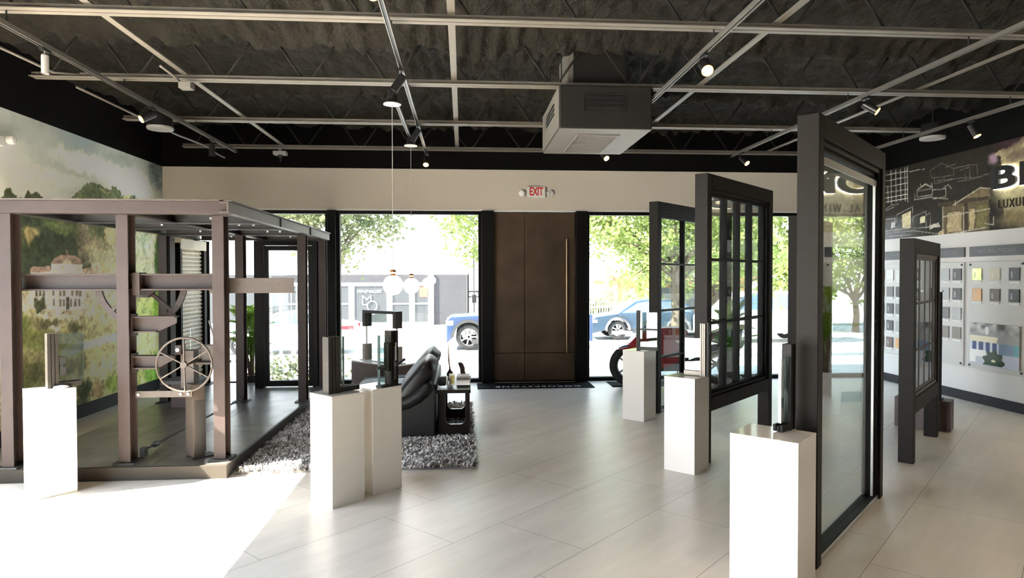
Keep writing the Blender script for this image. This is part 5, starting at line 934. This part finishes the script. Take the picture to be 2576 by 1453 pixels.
wbld = thing('white_building', 'white sunlit building behind the black iron fence', 'building', (6, 52, -1)); wb(MB().box(0.4, 7.0, 50, 58, -1, 5.5), 'building_wall', m_fwhite, wbld); wb(MB().box(0.3, 7.1, 49.9, 58.1, 5.5, 5.7), 'roof', m_greyp, wbld); wb(MB().box(1.4, 2.2, 49.95, 50, 2.6, 3.8), 'window', m_fglass, wbld)
ob_ = thing('orange_building', 'low orange brown building with a dark sign beyond the blue car', 'building', (12, 42, -1)); mo_ = mat('far_orange', (0.52, 0.27, 0.13), 0.8)
wb(MB().box(9.6, 18.0, 40, 48, -1, 1.55), 'building_wall', mo_, ob_); wb(MB().box(9.3, 18.3, 39.6, 48, 1.35, 1.62), 'roof_fascia', mat('far_fascia', (0.50, 0.22, 0.10), 0.8), ob_); wb(MB().box(12.2, 15.5, 39.9, 40, -0.4, 0.95), 'sign_panel', m_fglass, ob_)
for x in (10.2, 11.2): wb(MB().box(x, x+0.5, 39.94, 40, -1, 0.9), 'window', m_fwhite, ob_)
tag(MB().box(8.72, 9.17, 39.8, 40.2, -1, 2.3).build('brick_pier', mo_), 'tall orange brick pier at the left of the orange building', 'pier')
fe = thing('iron_fence', 'black iron fence right of the gallery building', 'fence', (1.4, 38, -1)); q = MB()
for i in range(34): q.cyl((0.36+i*0.10, 38, -0.95), (0.36+i*0.10, 38, 0.78), 0.014, n=6)
wb(q, 'fence_bars', m_blackp, fe); wb(MB().box(0.3, 3.8, 37.97, 38.03, 0.76, 0.84), 'fence_rail', m_blackp, fe); wb(MB().box(0.3, 3.8, 37.97, 38.03, 0.46, 0.52), 'fence_rail', m_blackp, fe); wb(MB().box(0.24, 0.34, 37.95, 38.05, -0.95, 1.8), 'fence_post', m_blackp, fe)
wf = thing('picket_fence', 'pale picket fence in front of the shrub beyond the blue car', 'fence', (7.0, 32.4, -1)); q = MB()
for i in range(24): q.box(5.6+i*0.13, 5.65+i*0.13, 32.4, 32.43, -1.0, 0.45)
wb(q, 'pickets', m_fwhite, wf); wb(MB().box(5.5, 8.8, 32.43, 32.46, 0.1, 0.17), 'fence_rail', m_fwhite, wf)
up_ = thing('utility_post', 'slim black street post in front of the white building', 'post', (0.55, 33, -1.0)); wb(MB().cyl((0.55, 33, -1.0), (0.55, 33, 3.6), 0.03), 'pole', m_blackp, up_); wb(MB().box(0.45, 0.65, 32.9, 33.0, 0.35, 0.75), 'post_box', m_blackp, up_)
tag(MB().lathe([(0.0, 0), (0.07, 0), (0.07, 0.50), (0.05, 0.58), (0.0, 0.60)], 16).build('yellow_bollard', mat('bollard_yellow', (0.50, 0.42, 0.02), 0.5), loc=(0.36, 11.0, -0.06)), 'yellow bollard just outside, hugging the jamb left of the door', 'bollard')

# cars
m_tyre2 = mat('car_tyre', (0.03, 0.03, 0.03), 0.8); m_cglass = mat('car_glass', (0.10, 0.13, 0.16), 0.08, spec=0.9)
def car(label, name, cat, loc, col, prof, house, wheels, wr, wid, flip=False, trim=None, lights=(), glasscol=None):
    """prof: lower body side outline (x,z) from nose to tail; house: greenhouse outline; x runs tailwards"""
    r = thing(name, label, cat, loc, PI if flip else 0, 'cars parked across the street'); paintm = mat(name+'_paint', col, 0.25, spec=0.6, coat=0.7)
    poly = []
    bot = 0.24
    poly += prof
    under = [(prof[-1][0], bot)]
    for cx in sorted(wheels, reverse=True):
        under += [(cx+wr*1.17*math.cos(a), wr+wr*1.17*math.sin(a)) for a in [PI*t/14 for t in range(15)] if wr+wr*1.17*math.sin(a) >= bot]
    under += [(prof[0][0], bot)]
    MB().prism(poly+under, -wid/2, wid/2, FACE_S).build('car_body', paintm, r, bevel=0.05, seg=3)
    gh = MB().prism(house, -wid/2+0.05, wid/2-0.05, FACE_S); zt = max(z for _, z in house); zb = min(z for _, z in house)
    for v in gh.bm.verts: v.co.y *= 1-0.20*(v.co.z-zb)/(zt-zb)
    gh.build('cabin', paintm, r, bevel=0.05, seg=3)
    cxm = sum(x for x, _ in house)/len(house); 
    for s in (-1, 1):
        w = MB(); pts = [(cxm+(x-cxm)*0.90, zb+0.05+(z-zb)*0.80) for x, z in house]
        w.prism(pts, -0.006, 0.006, Matrix(((1,0,0,0),(0,0,-1,0),(0,1,0,0),(0,0,0,1))))
        for v in w.bm.verts: v.co.y += s*((wid/2-0.05)*(1-0.20*(v.co.z-zb)/(zt-zb))+0.004)
        w.build('side_window', glasscol or m_cglass, r)
        xs = [x for x, z in pts]; pm = (min(xs)+max(xs))/2
        pl = MB(); 
        for px_ in (pm-0.1, pm+0.85): pl.box(px_, px_+0.07, -0.008, 0.008, zb+0.04, zt-0.10)
        for v in pl.bm.verts: v.co.y += s*((wid/2-0.05)*(1-0.20*(v.co.z-zb)/(zt-zb))+0.008)
        pl.build('window_pillar', paintm, r)
        if trim is not None:
            for cx in wheels:
                MB().prism([(cx+wr*1.36*math.cos(PI*t/14), wr+wr*1.36*math.sin(PI*t/14)) for t in range(15)]+[(cx+wr*1.14*math.cos(PI*t/14), wr+wr*1.14*math.sin(PI*t/14)) for t in range(14, -1, -1)], -0.03, 0.03, T(0, s*(wid/2+0.01), 0) @ FACE_S).build('wheel_arch', trim, r)
            MB().box(prof[0][0]+0.9, prof[-1][0]-0.7, s*wid/2-0.02, s*wid/2+0.012, bot-0.02, bot+0.14).build('sill_trim', trim, r)
    for cx in wheels:
        for s in (-1, 1):
            w = MB(); y = s*(wid/2-0.10); w.tube([(cx+(wr-0.09)*math.cos(2*PI*i/30), y, wr+(wr-0.09)*math.sin(2*PI*i/30)) for i in range(30)], 0.095, 10, closed=True); wo = w.build('wheel', m_tyre2, r, smooth=True)
            c = MB(); c.cyl((cx, y+s*0.02, wr), (cx, y+s*0.05, wr), 0.07)
            for i in range(7): a = 2*PI*i/7; c.bar((cx, y+s*0.05, wr), (cx+(wr-0.14)*math.cos(a), y+s*0.05, wr+(wr-0.14)*math.sin(a)), 0.05, 0.02, (0,1,0))
            c.tube([(cx+(wr-0.15)*math.cos(2*PI*i/26), y+s*0.05, wr+(wr-0.15)*math.sin(2*PI*i/26)) for i in range(26)], 0.02, 6, closed=True); c.build('wheel_rim', m_alu, wo)
    for nm, x0, x1, z0, z1, mt_ in lights:
        for s in (-1, 1): MB().box(x0, x1, min(s*wid*0.28, s*(wid/2+0.012)), max(s*wid*0.28, s*(wid/2+0.012)), z0, z1).build(nm, mt_, r)
    MB().box(1.15, 1.3, -wid/2-0.16, -wid/2, 0.98, 1.1).build('door_mirror', paintm, r)
    return r
suvp = [(0, 0.45), (0.02, 0.78), (0.25, 0.95), (1.0, 1.06), (1.35, 1.10), (4.45, 1.12), (4.62, 0.85), (4.62, 0.45)]; suvh = [(1.15, 1.06), (1.95, 1.58), (2.4, 1.66), (3.7, 1.64), (4.3, 1.40), (4.5, 1.10)]
m_hl = mat('headlamp', (0.8, 0.8, 0.82), 0.15); m_tl = mat('tail_lamp', (0.5, 0.02, 0.03), 0.2)
car('blue car parked side on across the street, right of the bronze door', 'blue_car', 'car', (5.28, 28.0, -0.99), (0.014, 0.04, 0.072), suvp, suvh, (1.16, 3.75), 0.40, 1.85, trim=mat('grey_trim', (0.16, 0.16, 0.165), 0.7), lights=(('headlamp', -0.01, 0.30, 0.72, 0.84, m_hl),))
trp = [(0, 0.45), (0.0, 1.05), (0.15, 1.18), (1.3, 1.24), (1.45, 1.25), (5.3, 1.25), (5.3, 0.5)]; trh = [(1.35, 1.22), (2.0, 1.80), (3.5, 1.84), (3.7, 1.24)]
car('blue pickup truck nose, with black arches, left of the bronze door', 'pickup_truck', 'pickup truck', (-0.60, 24.6, -0.97), (0.022, 0.05, 0.13), trp, trh, (0.80, 4.2), 0.46, 1.95, trim=mat('black_trim', (0.05, 0.05, 0.05), 0.7), lights=(('headlamp', -0.01, 0.25, 0.88, 1.05, m_hl),))
sep_ = [(0, 0.45), (0.03, 0.72), (0.6, 0.88), (1.4, 0.96), (4.1, 1.06), (4.65, 1.02), (4.75, 0.75), (4.72, 0.42)]; seh = [(1.3, 0.95), (2.1, 1.40), (2.7, 1.46), (3.3, 1.42), (4.15, 1.05)]
car('silver sedan with red tail lamp in the left street window', 'silver_sedan', 'car', (-8.45, 23.6, -0.97), (0.60, 0.62, 0.65), sep_, seh, (0.95, 3.75), 0.34, 1.80, lights=(('tail_lamp', 4.30, 4.74, 0.84, 0.96, m_tl), ('headlamp', 0.0, 0.3, 0.66, 0.78, m_hl)))
vap = [(0, 0.45), (0.0, 1.0), (0.2, 1.2), (0.8, 1.28), (4.9, 1.30), (5.0, 0.9), (5.0, 0.45)]; vah = [(0.7, 1.26), (1.3, 1.95), (1.7, 2.02), (4.7, 2.02), (4.9, 1.30)]
car('white van with blue tinted windows beyond the right window', 'white_van', 'van', (9.6, 26.0, -0.98), (0.72, 0.72, 0.72), vap, vah, (0.95, 3.95), 0.38, 1.95, glasscol=mat('blue_glass', (0.09, 0.16, 0.30), 0.12, spec=0.8))

# trees
def tree(label, loc, trunk_h, blobs, n, mt, seed, tr=0.14, leaf=0.11):
    R = random.Random(seed); r = thing('street_tree', label, 'tree', loc, 0, 'street trees outside'); t = MB()
    t.tube([(0, 0, 0), (0.05, 0, trunk_h*0.5), (0, 0.05, trunk_h), (0.05, 0, trunk_h+0.8)], [tr*1.2, tr, tr*0.85, tr*0.4], 9)
    for (bx, by, bz, sx, sy, sz) in blobs:
        for k in range(3):
            e = Vector((bx+R.uniform(-0.6, 0.6)*sx, by+R.uniform(-0.5, 0.5)*sy, bz+R.uniform(-0.5, 0.3)*sz)); s = Vector((0, 0.03, trunk_h*R.uniform(0.75, 1.1))); m_ = s.lerp(e, 0.5)+Vector((0, 0, 0.25)); t.tube([s, m_, e], [tr*0.42, tr*0.22, tr*0.07], 6)
    t.build('trunk', m_trunk, r, smooth=True)
    vs_, fs = [], []; vol = [b[3]*b[4]*b[5] for b in blobs]; tot = sum(vol)
    for b, v in zip(blobs, vol):
        tuft = [Vector((R.gauss(0, 0.42), R.gauss(0, 0.42), R.gauss(0, 0.42))) for _ in range(max(8, int(n*v/tot/22)))]
        for _ in range(int(n*v/tot)):
            c0 = R.choice(tuft); p = Vector((b[0]+c0.x*b[3], b[1]+c0.y*b[4], b[2]+c0.z*b[5]))+Vector((R.gauss(0, 0.16), R.gauss(0, 0.16), R.gauss(0, 0.13)))
            a = Vector((R.uniform(-1, 1), R.uniform(-1, 1), R.uniform(-1, 0.4))).normalized(); c = a.cross(Vector((R.uniform(-1, 1), R.uniform(-1, 1), R.uniform(-1, 1)))).normalized(); l = leaf*R.uniform(0.7, 1.3); i = len(vs_)
            vs_ += [p, p+a*l*0.5+c*l*0.36, p+a*l*1.15, p+a*l*0.5-c*l*0.36]; fs.append((i, i+1, i+2, i+3))
    me = bpy.data.meshes.new('foliage'); me.from_pydata([tuple(v) for v in vs_], [], fs); me.materials.append(mt); o = bpy.data.objects.new('foliage', me); COL.objects.link(o); o.parent = r
    return r
tree('leafy street tree filling the upper left of the left windows', (-3.17, 16.5, -0.40), 2.4, [(-2.7, 0, 4.2, 2.0, 1.6, 1.2), (-0.5, 0, 4.0, 1.5, 1.4, 1.1), (0.8, 0.2, 3.6, 0.95, 1.0, 0.85), (-0.1, -0.2, 2.8, 0.7, 0.8, 0.65), (-0.9, 0, 5.4, 2.6, 1.8, 1.2)], 20000, m_leafA, 1)
tree('leafy street tree showing above the bronze door on both sides', (1.4, 18.5, -0.6), 2.9, [(-1.4, 0, 4.0, 0.75, 0.9, 0.95), (-1.0, 0, 3.0, 0.5, 0.6, 0.6), (0.4, 0, 5.2, 2.6, 1.8, 1.1), (2.6, 0, 4.4, 1.1, 1.2, 0.9)], 12000, m_leafB, 2)
tree('bright street tree behind the farthest pedestal and frames', (5.9, 18.0, -0.55), 2.3, [(-1.9, 0, 3.6, 1.1, 1.2, 1.0), (-0.7, 0, 3.3, 1.2, 1.2, 1.1), (0.8, 0, 3.4, 1.5, 1.4, 1.2), (0.0, 0.2, 5.0, 3.0, 1.8, 1.2), (-1.2, -0.1, 2.2, 0.6, 0.6, 0.35), (2.2, 0.2, 3.0, 1.4, 1.2, 1.2)], 18000, m_leafB, 3)
tree('dense bright green tree behind the white van', (12.2, 31.0, -1.0), 1.6, [(-3.0, 0, 3.4, 2.2, 1.6, 2.0), (0.2, 0, 3.6, 2.6, 1.8, 2.2), (3.4, 0.3, 3.4, 2.4, 1.8, 2.0), (0.5, 0.4, 6.0, 5.0, 2.2, 1.6)], 20000, m_leafB, 4, leaf=0.17)
tree('bright green tree seen through the clear glass door', (18.6, 30.0, -1.0), 1.6, [(-2.2, 0, 3.2, 2.4, 1.6, 2.2), (1.6, 0.3, 3.4, 2.6, 1.8, 2.2), (0, 0.3, 5.6, 3.6, 2.2, 1.6)], 15000, m_leafB, 6, leaf=0.17)
tree('low shrubs planted just outside the rear glass door', (-2.75, 11.3, -0.06), 0.1, [(-0.5, 0, 0.12, 0.3, 0.25, 0.12), (0.25, 0.1, 0.14, 0.28, 0.25, 0.14)], 900, m_leafA, 8, tr=0.02, leaf=0.07)
tree('low shrub behind the pale picket fence', (7.1, 34.4, -1.0), 0.3, [(0, 0, 0.9, 1.1, 0.6, 0.75), (0.9, 0, 0.6, 0.7, 0.5, 0.5), (-0.7, 0, 0.7, 0.6, 0.5, 0.6)], 3500, m_leafA, 5, tr=0.05, leaf=0.12)
